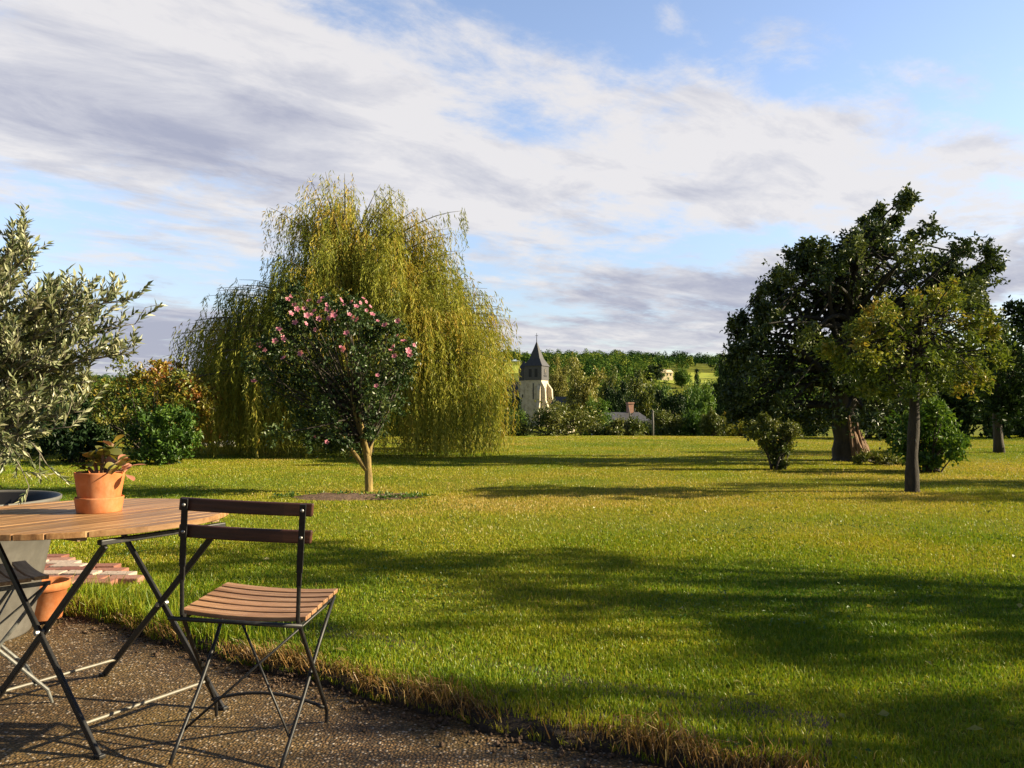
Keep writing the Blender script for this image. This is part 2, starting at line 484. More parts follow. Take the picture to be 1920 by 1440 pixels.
# red paving beyond the patio
mb = MB()
pc = [G(px, py)[:2] for px, py in ((40, 1052), (110, 1047), (185, 1068), (262, 1092), (232, 1104), (130, 1106), (40, 1104))]
pc = np.array(pc); cen = pc.mean(0)
rr = random.Random(4)


def inpoly(p, poly):
    c = False; j = len(poly) - 1
    for i in range(len(poly)):
        if (poly[i][1] > p[1]) != (poly[j][1] > p[1]) and p[0] < (poly[j][0] - poly[i][0]) * (p[1] - poly[i][1]) / (poly[j][1] - poly[i][1]) + poly[i][0]:
            c = not c
        j = i
    return c


for i in range(-9, 10):
    for j in range(-9, 10):
        p = cen + np.array([i * 0.23 + (j % 2) * 0.115, j * 0.125])
        if inpoly(p, pc):
            a = rr.uniform(-0.05, 0.05)
            R = np.array([[math.cos(a), -math.sin(a), 0], [math.sin(a), math.cos(a), 0], [0, 0, 1]])
            mb.box((p[0], p[1], 0.02 + rr.uniform(-0.004, 0.006)), (0.215, 0.112, 0.06), R, rr.choice([0.05, 0.2, 0.3, 0.45, 0.6, 0.75, 1.0]), 0.008)
o = mb.obj('brick_path', M['paver'])
tag(o, kind='structure')

# bright field on the far slope
def drape(name, pts, step=14):
    pts = np.array(pts)
    ctr = pts.mean(0)
    V = [ctr]; Fs = []
    ring = []
    for i in range(len(pts)):
        a, b = pts[i], pts[(i + 1) % len(pts)]
        for k in range(6):
            ring.append(a + (b - a) * k / 6)
    R = 8
    for q in range(1, R + 1):
        for p in ring:
            V.append(ctr + (p - ctr) * q / R)
    nr = len(ring)
    for i in range(nr):
        Fs.append((0, 1 + i, 1 + (i + 1) % nr))
    for q in range(R - 1):
        for i in range(nr):
            a = 1 + q * nr
            Fs.append((a + i, a + nr + i, a + nr + (i + 1) % nr, a + (i + 1) % nr))
    V = np.array(V)
    Z = hgt(V[:, 0], V[:, 1]) + 0.35
    return tag(build(name, np.c_[V, Z], Fs, M['meadow'], smooth=True), kind='structure')


def on_hill(px, py):
    """first terrain point seen through a photo pixel"""
    r = ray(px, py); r = r / r[1]
    ys = np.linspace(60, 1500, 3000)
    z = H + r[2] * ys
    h = hgt(r[0] * ys, ys)
    k = np.argmax(h > z)
    return np.array([r[0] * ys[k], ys[k]])


FIELD1 = np.array([on_hill(px, py) for px, py in ((1228, 716), (1236, 703), (1300, 699), (1345, 701), (1350, 712), (1330, 724), (1285, 724))])
FIELD2 = np.array([on_hill(px, py) for px, py in ((945, 701), (945, 680), (976, 680), (985, 701))])
drape('field', FIELD1)
drape('field', FIELD2)

# ------------------------------------------------------------------ leaves and trees
def norm(v):
    return v / (np.linalg.norm(v, axis=-1, keepdims=True) + 1e-9)


def rand_dir(n, rng):
    return norm(rng.normal(size=(n, 3)))


def leaves(P, D, N, L, W, fold=0.18):
    """one folded, four-cornered leaf per point. returns V (4n), F (2n tris)"""
    D = norm(D); S = norm(np.cross(D, N)); N = np.cross(S, D)
    L = L[:, None]; W = W[:, None]
    mid = P + D * L * 0.45
    a = P
    b = mid + S * W * 0.5 + N * W * fold
    c = P + D * L - N * L * 0.08
    d = mid - S * W * 0.5 + N * W * fold
    V = np.stack([a, b, c, d], 1).reshape(-1, 3)
    k = np.arange(len(P))[:, None] * 4
    Fq = np.concatenate([k + np.array([[0, 1, 2]]), k + np.array([[0, 2, 3]])])
    return V, Fq


def sprays(clusters, rng, n_twig, per_twig, leaf_l, leaf_w, up=0.25, spread=0.75, jitter=0.3, tscale=0.35):
    """clusters: rows x,y,z,r,tint. Twigs burst from each cluster's middle, leaves sit along them."""
    P = []; D = []; N = []; T = []
    for c in clusters:
        k = max(3, int(n_twig * (0.6 + 0.8 * rng.random())))
        td = norm(rand_dir(k, rng) + np.array([0, 0, up]))
        start = c[:3] + rng.normal(size=(k, 3)) * c[3] * 0.28
        ln = c[3] * (0.55 + 0.6 * rng.random(k))
        m = per_twig
        s = (np.arange(m) + 0.6) / m
        pos = start[:, None, :] + td[:, None, :] * (ln[:, None] * s[None, :])[:, :, None]
        pos[:, :, 2] -= (s ** 2 * 0.12)[None, :] * ln[:, None]
        pos = pos + rng.normal(size=pos.shape) * leaf_l * jitter
        ld = norm(td[:, None, :] * (1 - spread) + rng.normal(size=pos.shape) * spread * 0.7)
        nn = norm(rng.normal(size=pos.shape) * 0.6 + np.array([0, 0, 0.8]) + td[:, None, :] * 0.6)
        P.append(pos.reshape(-1, 3)); D.append(ld.reshape(-1, 3)); N.append(nn.reshape(-1, 3))
        T.append((c[4] + (rng.random((k, 1)) - 0.5) * tscale + (rng.random((k, m)) - 0.5) * tscale).ravel())
    P = np.concatenate(P); D = np.concatenate(D); N = np.concatenate(N); T = np.clip(np.concatenate(T), 0, 1)
    q = 0.7 + 0.6 * rng.random(len(P))
    V, Fq = leaves(P, D, N, leaf_l * q, leaf_w * q)
    return V, Fq, np.repeat(T, 4)


def bez(p0, p1, p2, k=8):
    t = np.linspace(0, 1, k)[:, None]
    return (1 - t) ** 2 * p0 + 2 * t * (1 - t) * p1 + t ** 2 * p2


def limbs(mb, trunk, rtrunk, clusters, rng, rmin=0.012, frac=(0.45, 1.0), rscale=0.42, n=6, sag=0.15):
    """limbs from the trunk line to each cluster"""
    trunk = np.asarray(trunk, float)
    for c in clusters:
        f = rng.uniform(*frac)
        idx = f * (len(trunk) - 1)
        i = int(min(idx, len(trunk) - 2)); t = idx - i
        p0 = trunk[i] * (1 - t) + trunk[i + 1] * t
        r0 = (np.interp(idx, np.arange(len(trunk)), rtrunk)) * rscale * rng.uniform(0.6, 1.1)
        p2 = c[:3]
        d = p2 - p0
        p1 = p0 + d * 0.5 + np.array([0, 0, sag]) * np.linalg.norm(d) + rng.normal(size=3) * 0.08 * np.linalg.norm(d)
        pts = bez(p0, p1, p2, 9)
        mb.tube(pts, np.linspace(max(r0, rmin * 1.6), rmin, 9), n)


def px_clusters(lst, Y, depth, rng, copies=2, tint=0.5, tj=0.3):
    """clusters given by photo outline, spread in depth within the crown's own thickness"""
    s = F / Y
    xs = np.array([c[0] for c in lst], float); ys = np.array([c[1] for c in lst], float)
    cx, cy = xs.mean(), ys.mean(); rx = np.ptp(xs) / 2 + 1; ry = np.ptp(ys) / 2 + 1
    out = []
    for c in lst:
        e = math.sqrt(max(0.08, 1 - min(1, ((c[0] - cx) / rx) ** 2 * 0.8 + ((c[1] - cy) / ry) ** 2 * 0.55)))
        for q in range(copies):
            dy = rng.uniform(-1, 1) * depth * e
            if copies > 1: dy = (-1 if q % 2 else 1) * abs(dy)
            if copies > 2 and q == 2: dy *= 0.2
            Yc = Y + dy
            # the same real height and sideways place at every depth, not a projection trick
            base = A(c[0], c[1], Y)
            base[1] = Yc
            if q: base[0] += rng.normal() * c[2] / s * 0.5; base[2] += rng.normal() * c[2] / s * 0.35
            t = c[3] if len(c) > 3 else tint
            out.append([*base, c[2] / s, t + rng.uniform(-tj, tj)])
    return np.array(out)


def zgrow(base, pts):
    return [np.asarray(base) + np.array(p) for p in pts]


# --- weeping willow
def willow():
    rng = np.random.default_rng(5)
    Yw = 21.6
    s = F / Yw
    base = A(668, 775 + (F * H / Yw), Yw); base[2] = 0
    root = empty('willow_tree', base)
    tag(root, 'tall weeping willow with yellow green curtains of leaves reaching the lawn', 'tree')
    trunk = np.array(zgrow(base, [(0, 0, -0.1), (0.03, 0, 0.8), (-0.05, 0.05, 1.8), (0.05, 0, 2.8), (-0.1, 0, 3.8), (-0.35, 0, 5.0), (-0.55, 0.1, 6.2)]))
    rt = np.array([0.5, 0.40, 0.35, 0.31, 0.24, 0.15, 0.06])
    tb = MB(); tb.tube(trunk, rt, 12)
    # outline of the crown top: photo x -> top y, and the skirt's lower end
    ox = np.array([350, 375, 400, 440, 480, 495, 520, 545, 580, 615, 650, 690, 740, 790, 830, 870, 900, 935, 965, 985])
    oy = np.array([640, 600, 545, 540, 560, 515, 470, 420, 370, 335, 355, 370, 360, 410, 440, 470, 530, 565, 590, 640])
    heads = []   # x, y, z, reach direction, drop
    special = [(512, 395, -0.2), (530, 370, 0.3), (610, 322, 0.0), (640, 335, 0.4), (590, 345, -0.4), (735, 345, 0.2), (760, 372, -0.2), (700, 352, 0.6), (868, 398, -0.1), (845, 418, 0.4), (820, 432, 0.0),
               (505, 515, 0.2), (450, 533, 0.2), (425, 545, -0.3), (405, 550, 0.4), (365, 615, 0.0), (380, 595, 0.3), (882, 522, 0.2), (945, 583, 0.0), (940, 570, 0.5), (915, 548, -0.4), (955, 600, -0.3),
               (560, 400, 0.0), (660, 345, -0.6), (780, 400, 0.5), (475, 545, -0.6), (900, 542, 0.4), (930, 560, -0.2), (888, 528, -0.3), (915, 552, 0.1), (942, 574, 0.2), (870, 500, 0.3), (862, 470, 0.0), (850, 445, -0.3), (440, 533, 0.2), (412, 545, 0.0), (392, 566, 0.3), (460, 530, -0.3), (555, 385, 0.3), (575, 360, -0.2), (715, 348, -0.1), (745, 352, 0.1), (660, 342, 0.2), (800, 415, 0.2), (790, 400, -0.3)]
    for px, py, dy in special:
        p = A(px, py, Yw); p[1] += dy * 1.6
        heads.append((p, 0.55))
    tries = 0
    while len(heads) < 355 and tries < 12000:
        tries += 1
        px = rng.uniform(366, 950)
        yy = rng.uniform(-1, 1) * 3.1
        top = np.interp(px, ox, oy)
        lo = 700
        fall = 1 - 0.42 * (abs(yy) / 3.1) ** 2
        h_top = A(px, top, Yw)[2]
        u = rng.random() ** 0.5
        z = (h_top * fall) * (0.42 + 0.56 * u)
        if 482 < px < 500 and z > A(490, 600, Yw)[2]: continue
        if z < 1.6: continue
        p = A(px, 700, Yw); p[1] = Yw + yy; p[2] = z
        heads.append((p, 1.0))
    P = []; D = []; N = []; T = []
    for hi, (hp, dk) in enumerate(heads):
        # bough from the trunk to the head, arching
        f = np.clip(hp[2] / 7.5, 0.25, 0.95)
        idx = f * (len(trunk) - 1) * 0.9
        i = int(min(idx, len(trunk) - 2)); t = idx - i
        p0 = trunk[i] * (1 - t) + trunk[i + 1] * t
        d = hp - p0
        pts = bez(p0, p0 + d * 0.55 + np.array([0, 0, 0.22 * np.hypot(d[0], d[1]) + 0.1]), hp, 9)
        tb.tube(pts, np.linspace(0.03, 0.004, 9) if hi % 9 or hi < 50 else np.linspace(0.10, 0.006, 9), 6)
        hor = norm(np.array([d[0], d[1], 0.0]) + 1e-6)
        hue = np.clip(rng.normal(0.5, 0.27), 0, 1)
        # twigs fan out from the end of the bough; a strand hangs from each
        ns = int(rng.uniform(20, 30))
        for q in range(ns):
            a = rng.uniform(0.55, 1.0)
            st = bez(p0, p0 + d * 0.55 + np.array([0, 0, 0.22 * np.hypot(d[0], d[1]) + 0.1]), hp, 30)[int(a * 29)]
            st = st + np.clip(np.array([rng.normal() * 0.17, rng.normal() * 0.2, rng.normal() * 0.05]), -0.28, 0.28)
            out = norm(np.array([hor[0] + rng.normal() * 0.7, hor[1] + rng.normal() * 0.7, 0]))
            ln = rng.uniform(0.7, 2.7) * (0.55 if dk < 0.9 else 1.0)
            lim = 0.06 + 0.35 * rng.random() ** 2 if rng.random() < 0.8 else 0.9 * rng.random()
            if st[2] - ln < 1.4 and rng.random() < 0.75 and dk > 0.9: ln = st[2] - lim
            ln = min(ln, st[2] - lim)
            if ln < 0.25: continue
            reach = rng.uniform(0.10, 0.38) * (0.55 if dk < 0.9 else 1.0)
            m = int(ln / 0.048)
            w = (np.arange(m) + rng.random()) / m
            k_ = np.sqrt(w) * reach
            pos = st[None, :] + out[None, :] * (reach * (1 - np.exp(-w * 5)))[:, None]
            pos[:, 2] += 0.16 * reach * 4 * w * (1 - w) * 0.6 - w ** 1.15 * ln
            pos[:, 0] += 0.03 * np.sin(w * 9 + rng.random() * 6); pos[:, 1] += 0.03 * np.sin(w * 8 + rng.random() * 6)
            pos += rng.normal(size=pos.shape) * 0.018
            down = np.tile(np.array([0, 0, -1.0]), (m, 1)) + rng.normal(size=(m, 3)) * 0.38
            down[:, :2] += out[:2] * (1 - w)[:, None] * 0.5
            P.append(pos); D.append(down); N.append(norm(rng.normal(size=(m, 3)) * np.array([1, 1, 0.4]) + np.array([0.3, -0.5, 0.2])))
            T.append(np.clip(hue + rng.normal() * 0.12 + rng.normal(size=m) * 0.14, 0, 1))
    P = np.concatenate(P); D = np.concatenate(D); N = np.concatenate(N); T = np.concatenate(T)
    # a gap between the low left lobe and the main crown
    wx = (P[:, 0] - base[0]) * s + 668; wz = P[:, 2]
    zn = A(480, 566, Yw)[2]
    keep = ~((wx > 464 + 6 * rng.normal(size=len(P))) & (wx < 497 + 5 * rng.normal(size=len(P))) & (wz > zn + 0.2 * rng.normal(size=len(P))))
    P, D, N, T = P[keep], D[keep], N[keep], T[keep]
    q = 0.7 + 0.6 * rng.random(len(P))
    V, Fq = leaves(P, D, N, 0.13 * q, 0.0225 * q)
    build('crown', V, Fq, M['willow_leaf'], root, np.repeat(T, 4))
    tb.obj('trunk', M['willow_bark'], root, smooth=True)


willow()


def tree(name, label, cat, base, trunk, rtrunk, clusters, leafmat, barkmat, seed, n_twig=14, per_twig=7, ll=0.12, lw=0.07, up=0.25, frac=(0.45, 1.0), rmin=0.012, group=None, crown_name='crown', sag=0.15, spread=0.75, limbmat=None):
    rng = np.random.default_rng(seed)
    root = empty(name, base)
    tag(root, label, cat, group)
    V, Fq, T = sprays(clusters, rng, n_twig, per_twig, ll, lw, up, spread)
    build(crown_name, V, Fq, leafmat, root, T)
    mb = MB()
    trunk = np.asarray(trunk, float)
    # densify and roughen the trunk
    t = np.linspace(0, len(trunk) - 1, len(trunk) * 3)
    tr = np.stack([np.interp(t, np.arange(len(trunk)), trunk[:, a]) for a in range(3)], 1)
    r = np.interp(t, np.arange(len(trunk)), rtrunk)
    mb.tube(tr, r * (1 + 0.06 * np.sin(t * 5.1)), 14)
    lb = MB()
    limbs(lb, trunk, np.asarray(rtrunk, float), clusters, rng, rmin, frac, sag=sag)
    tk = mb.obj('trunk', barkmat, root, smooth=True)
    lb.obj('branches', limbmat or barkmat, root, smooth=True)
    return root, tk


# --- big old walnut on the right
rng = np.random.default_rng(21)
WAL = [(1655, 372, 16), (1648, 395, 22), (1628, 415, 26), (1606, 432, 30), (1662, 430, 28), (1682, 440, 13), (1676, 395, 13), (1505, 440, 20), (1494, 468, 24), (1520, 470, 18), (1512, 495, 26), (1578, 462, 34), (1548, 495, 42), (1628, 478, 46), (1690, 495, 40),
       (1735, 492, 30), (1775, 475, 28), (1806, 482, 28), (1835, 497, 16), (1845, 490, 8), (1822, 525, 28), (1770, 520, 38), (1452, 518, 18), (1470, 530, 24), (1485, 560, 40), (1540, 560, 50), (1610, 555, 56), (1690, 560, 50), (1750, 570, 40), (1825, 570, 26),
       (1390, 592, 16), (1402, 612, 26), (1432, 610, 24), (1430, 645, 42), (1480, 630, 48), (1550, 640, 56), (1630, 640, 56), (1700, 630, 50), (1765, 630, 40), (1382, 655, 24), (1392, 690, 32), (1440, 705, 48), (1510, 710, 52), (1590, 720, 56), (1670, 715, 50), (1738, 700, 44),
       (1376, 730, 22), (1398, 752, 32), (1446, 765, 38), (1505, 775, 38), (1560, 780, 30), (1650, 770, 34), (1700, 758, 38), (1378, 770, 16), (1420, 790, 20), (1800, 640, 26)]
WY = 17.9
wb = np.array([*(A(1592, 700, WY)[:2]), 0.0])
wc = px_clusters([(a, b + 8 + (18 if b < 470 else 6 if b < 560 else 0), r * 0.84) for a, b, r in WAL], WY, 2.4, rng, 3, 0.5, 0.35)
wt = zgrow(wb, [(0, 0, -0.1), (-0.03, 0, 0.12), (-0.06, 0.02, 0.45), (-0.10, 0.03, 0.9), (-0.12, 0.05, 1.5), (-0.05, 0.05, 2.3), (0.1, 0.05, 3.4), (0.25, 0, 4.6), (0.5, 0, 5.6)])
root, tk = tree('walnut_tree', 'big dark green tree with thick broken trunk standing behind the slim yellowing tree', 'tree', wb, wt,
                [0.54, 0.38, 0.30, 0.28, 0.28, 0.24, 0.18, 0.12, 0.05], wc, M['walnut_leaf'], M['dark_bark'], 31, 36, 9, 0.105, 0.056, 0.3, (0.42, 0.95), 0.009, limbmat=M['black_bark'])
# torn pale wood on the sunny side of the trunk
mb = MB()
for q in range(11):      # long split strips standing off the trunk, spreading into a root
    ang = math.radians(-100 + q * 8.5)
    d0 = np.array([math.cos(ang), math.sin(ang), 0])
    hi_ = rng.uniform(0.7, 1.25) * (1 - 0.035 * q); lo_ = rng.uniform(-0.03, 0.25)
    r_lo = 0.36 + 0.10 * (1 - lo_) + (0.18 if q % 4 == 3 else 0)
    p0 = wb + d0 * (0.27 + 0.02 * rng.random()) + np.array([-0.09, 0.03, hi_])
    p2 = wb + d0 * r_lo + np.array([-0.03, 0.02, lo_ if q % 4 != 3 else -0.04])
    pm = wb + d0 * (0.29 + 0.03 * rng.random()) + np.array([-0.07, 0.02, (hi_ + lo_) / 2])
    mb.tube(bez(p0, pm, p2, 8), np.array([0.012, 0.03, 0.04, 0.035, 0.045, 0.04, 0.038, 0.02]) * rng.uniform(0.7, 1.2), 6)
o = mb.obj('broken_wood', M['dead_wood'], root, smooth=True)
o['label'] = 'pale torn wood and bark peeling from the trunk'

# --- slim yellowing tree in front of the walnut
rng = np.random.default_rng(8)
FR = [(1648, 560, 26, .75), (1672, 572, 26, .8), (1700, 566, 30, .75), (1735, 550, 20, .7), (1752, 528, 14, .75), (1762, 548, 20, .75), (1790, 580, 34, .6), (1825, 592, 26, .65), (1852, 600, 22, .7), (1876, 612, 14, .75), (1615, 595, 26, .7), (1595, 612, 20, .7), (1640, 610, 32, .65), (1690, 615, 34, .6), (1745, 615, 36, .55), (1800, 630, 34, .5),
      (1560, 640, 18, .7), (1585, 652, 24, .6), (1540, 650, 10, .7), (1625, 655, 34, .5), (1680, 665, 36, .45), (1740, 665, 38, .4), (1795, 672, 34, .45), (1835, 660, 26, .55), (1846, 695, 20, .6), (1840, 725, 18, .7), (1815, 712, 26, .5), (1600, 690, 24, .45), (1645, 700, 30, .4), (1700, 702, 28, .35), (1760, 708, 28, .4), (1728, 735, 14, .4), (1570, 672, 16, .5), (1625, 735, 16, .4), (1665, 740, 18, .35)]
FY = 10.75
fb = np.array([*(A(1706, 700, FY)[:2]), 0.0])
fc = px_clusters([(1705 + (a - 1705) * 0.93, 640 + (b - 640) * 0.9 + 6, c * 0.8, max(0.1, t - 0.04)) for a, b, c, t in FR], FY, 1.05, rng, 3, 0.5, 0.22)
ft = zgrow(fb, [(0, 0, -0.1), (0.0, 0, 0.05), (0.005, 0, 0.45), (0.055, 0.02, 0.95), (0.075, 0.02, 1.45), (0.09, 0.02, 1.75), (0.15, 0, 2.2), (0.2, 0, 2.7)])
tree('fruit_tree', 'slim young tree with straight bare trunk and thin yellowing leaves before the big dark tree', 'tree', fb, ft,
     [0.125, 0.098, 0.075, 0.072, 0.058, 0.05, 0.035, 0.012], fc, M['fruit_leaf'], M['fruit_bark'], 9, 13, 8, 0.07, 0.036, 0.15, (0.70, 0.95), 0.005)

# --- hibiscus standard with pink flowers
rng = np.random.default_rng(17)
HB = [(542, 566, 18), (600, 570, 22), (565, 590, 26), (640, 582, 26), (672, 578, 20), (698, 598, 22), (590, 610, 32), (640, 615, 36), (690, 625, 30), (545, 618, 22), (522, 632, 18), (735, 640, 26), (765, 658, 20), (745, 615, 14), (500, 655, 16), (515, 668, 26), (560, 660, 36), (610, 660, 40), (660, 665, 40), (710, 668, 34), (752, 680, 24), (490, 690, 14),
      (520, 705, 28), (565, 710, 38), (615, 712, 42), (665, 714, 42), (712, 712, 34), (755, 712, 18), (535, 745, 30), (580, 752, 38), (630, 757, 40), (680, 757, 38), (722, 745, 26), (560, 785, 26), (600, 795, 34), (645, 800, 34), (688, 795, 28), (712, 775, 18), (600, 832, 18), (640, 838, 22), (668, 832, 16), (575, 815, 16), (700, 815, 10)]
HY = 10.8
hb = np.array([*(A(692, 700, HY)[:2]), 0.0])
hc = px_clusters(HB, HY, 0.95, rng, 3, 0.45, 0.35)
ht = zgrow(hb, [(0.01, 0, -0.1), (0.01, 0, 0.05), (0.0, 0, 0.3), (-0.02, 0, 0.52), (-0.10, 0, 0.8), (-0.2, 0, 1.1), (-0.26, 0, 1.5), (-0.34, 0, 2.0)])
root, tk = tree('hibiscus_tree', 'small round headed tree with pink flowers and a short yellow trunk before the willow', 'flowering tree', hb, ht,
                [0.075, 0.058, 0.05, 0.048, 0.04, 0.034, 0.026, 0.012], hc, M['hibiscus_leaf'], M['lichen_bark'], 19, 18, 8, 0.055, 0.033, 0.35, (0.45, 0.85), 0.005, sag=0.03, limbmat=M['dark_bark'])
mb = MB()
for tgt in ((-0.42, -0.1, 0.95), (0.1, 0.15, 1.0), (-0.1, -0.1, 1.1)):
    p0 = hb + np.array([0.0, 0, 0.28 if tgt[0] < -.3 else 0.5]); p2 = hb + np.array(tgt)
    mb.tube(bez(p0, p0 * 0.45 + p2 * 0.55 + np.array([-0.03, 0, -0.04]), p2, 8), np.linspace(0.04, 0.022, 8), 8)
mb.obj('limb', M['lichen_bark'], root, smooth=True)
FL = [(546, 554), (605, 559), (639, 563), (675, 568), (694, 575), (557, 580), (570, 578), (584, 590), (623, 587), (632, 584), (663, 596), (708, 602), (554, 605), (573, 607), (523, 618), (530, 635), (487, 648), (496, 656), (564, 663), (745, 630), (732, 657), (769, 666), (776, 647), (708, 704), (706, 724), (590, 821), (612, 829),
      (476, 716), (639, 651), (746, 602), (681, 560), (668, 575), (618, 597), (590, 583), (528, 626), (738, 650), (765, 658), (645, 655), (698, 590), (655, 590), (540, 562), (600, 566), (626, 592), (660, 566), (686, 566), (552, 572), (580, 564), (612, 572), (646, 572), (632, 600), (598, 598), (575, 592), (516, 640), (545, 588), (722, 610), (757, 640), (687, 582), (670, 600), (615, 580), (740, 668), (532, 672), (590, 618), (650, 625)]
flower_mesh = None
for i, (px, py) in enumerate(FL):
    e = 1 - min(0.9, ((px - 635) / 160) ** 2 + ((py - 690) / 150) ** 2)
    p = A(px, py, HY); p[1] = HY - 0.95 * math.sqrt(max(e, 0.1)) * rng.uniform(1.15, 1.4)
    # keep the height and sideways place of the outline
    p0 = A(px, py, HY); p[0], p[2] = A(px, py, p[1])[0], A(px, py, p[1])[2]
    if flower_mesh is None:
        V = []; Fs = []; T = []
        for q in range(5):
            a0 = q * 2 * PI / 5
            ca, sa = math.cos(a0), math.sin(a0)
            pet = [(0, 0, 0, 0), (0.028, -0.020, 0.016, .3), (0.052, -0.017, 0.022, .8), (0.058, 0.0, 0.018, 1), (0.052, 0.017, 0.022, .8), (0.028, 0.020, 0.016, .3), (0.03, 0, 0.009, .5)]
            b0 = len(V)
            for x, y, z, t in pet:
                V.append((x * ca - y * sa, x * sa + y * ca, z)); T.append(t)
            for u, v in ((0, 1), (1, 2), (2, 3), (3, 4), (4, 5), (5, 0)):
                Fs.append((b0 + u, b0 + v, b0 + 6))
        o = build('flower', np.array(V), Fs, M['petal'], root, T, smooth=True, local=True)
        flower_mesh = o.data
    else:
        o = bpy.data.objects.new('flower', flower_mesh); C.objects.link(o); o.parent = root
    o.location = Vector(p - hb)
    nd = Vector((rng.normal() * 0.5 + 0.15, -0.7 + rng.normal() * 0.3, 0.5 + rng.normal() * 0.3)).normalized()
    o.rotation_euler = nd.to_track_quat('Z', 'Y').to_euler()
    k = rng.uniform(0.45, 0.85)
    o.scale = (k, k, k)

# soil bed round the hibiscus with weeds
pts = []
bc = G(660, 934)[:2]
V = []; nr = 56
V.append((*bc, 0.045))
for q, (f, z) in enumerate(((0.35, 0.04), (0.7, 0.035), (1.0, -0.01))):
    for i in range(nr):
        a = 2 * PI * i / nr
        w = f * (1 + 0.12 * math.sin(3 * a + 1) + 0.07 * math.sin(7 * a) + 0.05 * math.sin(13 * a + 2))
        V.append((bc[0] + 0.85 * w * math.cos(a), bc[1] + 0.32 * w * math.sin(a), z + rng.normal() * 0.008))
Fs = [(0, 1 + i, 1 + (i + 1) % nr) for i in range(nr)]
for q in range(2):
    for i in range(nr):
        a = 1 + q * nr
        Fs.append((a + i, a + nr + i, a + nr + (i + 1) % nr, a + (i + 1) % nr))
tag(build('soil_bed', np.array(V), Fs, M['bed_soil'], smooth=True), 'low bed of bare brown earth round the foot of the pink flowering tree', 'flower bed', kind='structure')


# --- generic shrub from photo outline
def shrub(name, label, Y, lst, leafmat, seed, ll, lw, n_twig=12, per_twig=7, depth=0.8, copies=3, tint=0.5, tj=0.3, basepx=None, group=None, stems=0.02, cat='shrub', barkmat=None, up=0.35, zoff=0.0):
    rng = np.random.default_rng(seed)
    bx = basepx if basepx else np.mean([c[0] for c in lst])
    b = A(bx, 700, Y); b[2] = float(hgt(b[0], Y)) + zoff
    cl = px_clusters(lst, Y, depth, rng, copies, tint, tj)
    cl[:, 2] = np.maximum(cl[:, 2], b[2] + cl[:, 3] * 0.35)
    root = empty(name, b)
    tag(root, label, cat, group)
    V, Fq, T = sprays(cl, rng, n_twig, per_twig, ll, lw, up)
    lo = b[2] + 0.01
    V[:, 2] = np.maximum(V[:, 2], lo)
    build('foliage', V, Fq, leafmat, root, T)
    mb = MB()
    if cat == 'tree':
        mb.tube([b + np.array([0.02, 0, -0.2]), b + np.array([0, 0, 0.3]), b + np.array([-0.03, 0, 1.0]), b + np.array([0.02, 0, 1.9])], [0.17, 0.125, 0.105, 0.09], 12)
    for c in cl[::2]:
        p0 = b + np.array([rng.normal() * 0.1, rng.normal() * 0.1, -0.05])
        if cat == 'tree': p0 = b + np.array([0, 0, rng.uniform(1.2, 1.9)])
        d = c[:3] - p0
        mb.tube(bez(p0, p0 + d * np.array([0.35, 0.35, 0.6]), c[:3], 7), np.linspace(stems, stems * 0.3, 7), 5)
    mb.obj('stem', barkmat or M['dark_bark'], root, smooth=True)
    return root


# left side planting
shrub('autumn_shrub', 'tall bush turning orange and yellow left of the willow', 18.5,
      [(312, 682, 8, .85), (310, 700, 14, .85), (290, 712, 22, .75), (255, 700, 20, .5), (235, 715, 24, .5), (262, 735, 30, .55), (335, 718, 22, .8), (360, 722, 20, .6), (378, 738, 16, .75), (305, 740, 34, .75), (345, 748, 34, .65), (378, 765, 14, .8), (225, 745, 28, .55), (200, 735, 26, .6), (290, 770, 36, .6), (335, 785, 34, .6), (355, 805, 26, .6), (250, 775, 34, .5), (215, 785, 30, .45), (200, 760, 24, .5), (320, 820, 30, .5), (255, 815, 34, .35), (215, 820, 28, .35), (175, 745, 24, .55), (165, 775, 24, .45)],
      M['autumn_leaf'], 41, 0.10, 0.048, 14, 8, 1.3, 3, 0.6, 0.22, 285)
shrub('laurel_bush', 'rounded glossy green bush at the lawn edge beneath the orange bush', 16.6,
      [(318, 772, 14), (345, 786, 15), (296, 782, 16), (360, 820, 12), (300, 800, 22), (325, 812, 24), (285, 825, 26), (310, 838, 28), (340, 832, 22), (275, 848, 20), (300, 855, 20), (330, 850, 20), (345, 812, 16), (262, 822, 16)],
      M['green_leaf'], 42, 0.10, 0.05, 15, 8, 0.8, 3, 0.35, 0.3)
shrub('dark_bush', 'low black green bush behind the olive and terracotta pot', 17.2,
      [(150, 770, 26), (120, 785, 30), (165, 800, 30), (135, 820, 30), (175, 830, 26), (110, 835, 26), (150, 848, 24), (190, 845, 18), (195, 815, 18), (100, 810, 20)],
      M['dark_leaf'], 43, 0.12, 0.06, 16, 8, 0.8, 3, 0.3, 0.25)
shrub('garden_tree', 'bushy green and yellow tree mostly hidden behind the olive leaves', 20.0,
      [(20, 705, 40), (70, 700, 40), (110, 715, 34), (40, 750, 44), (95, 755, 44), (-20, 740, 44), (20, 800, 44), (75, 805, 40), (-40, 790, 44), (140, 730, 30), (10, 845, 30), (60, 850, 26), (-60, 840, 30), (-70, 730, 40)],
      M['bush_leaf'], 44, 0.13, 0.065, 14, 8, 1.4, 3, 0.55, 0.3, cat='tree')
shrub('russet_shrub', 'small russet brown bush between the orange bush and the willow', 26,
      [(380, 802, 12, .9), (395, 800, 12, .95), (372, 815, 12, .85), (392, 816, 14, .9), (408, 812, 10, .9), (365, 808, 9, .8)], M['autumn_leaf'], 45, 0.12, 0.06, 14, 7, 0.5, 3, 0.9, 0.12)
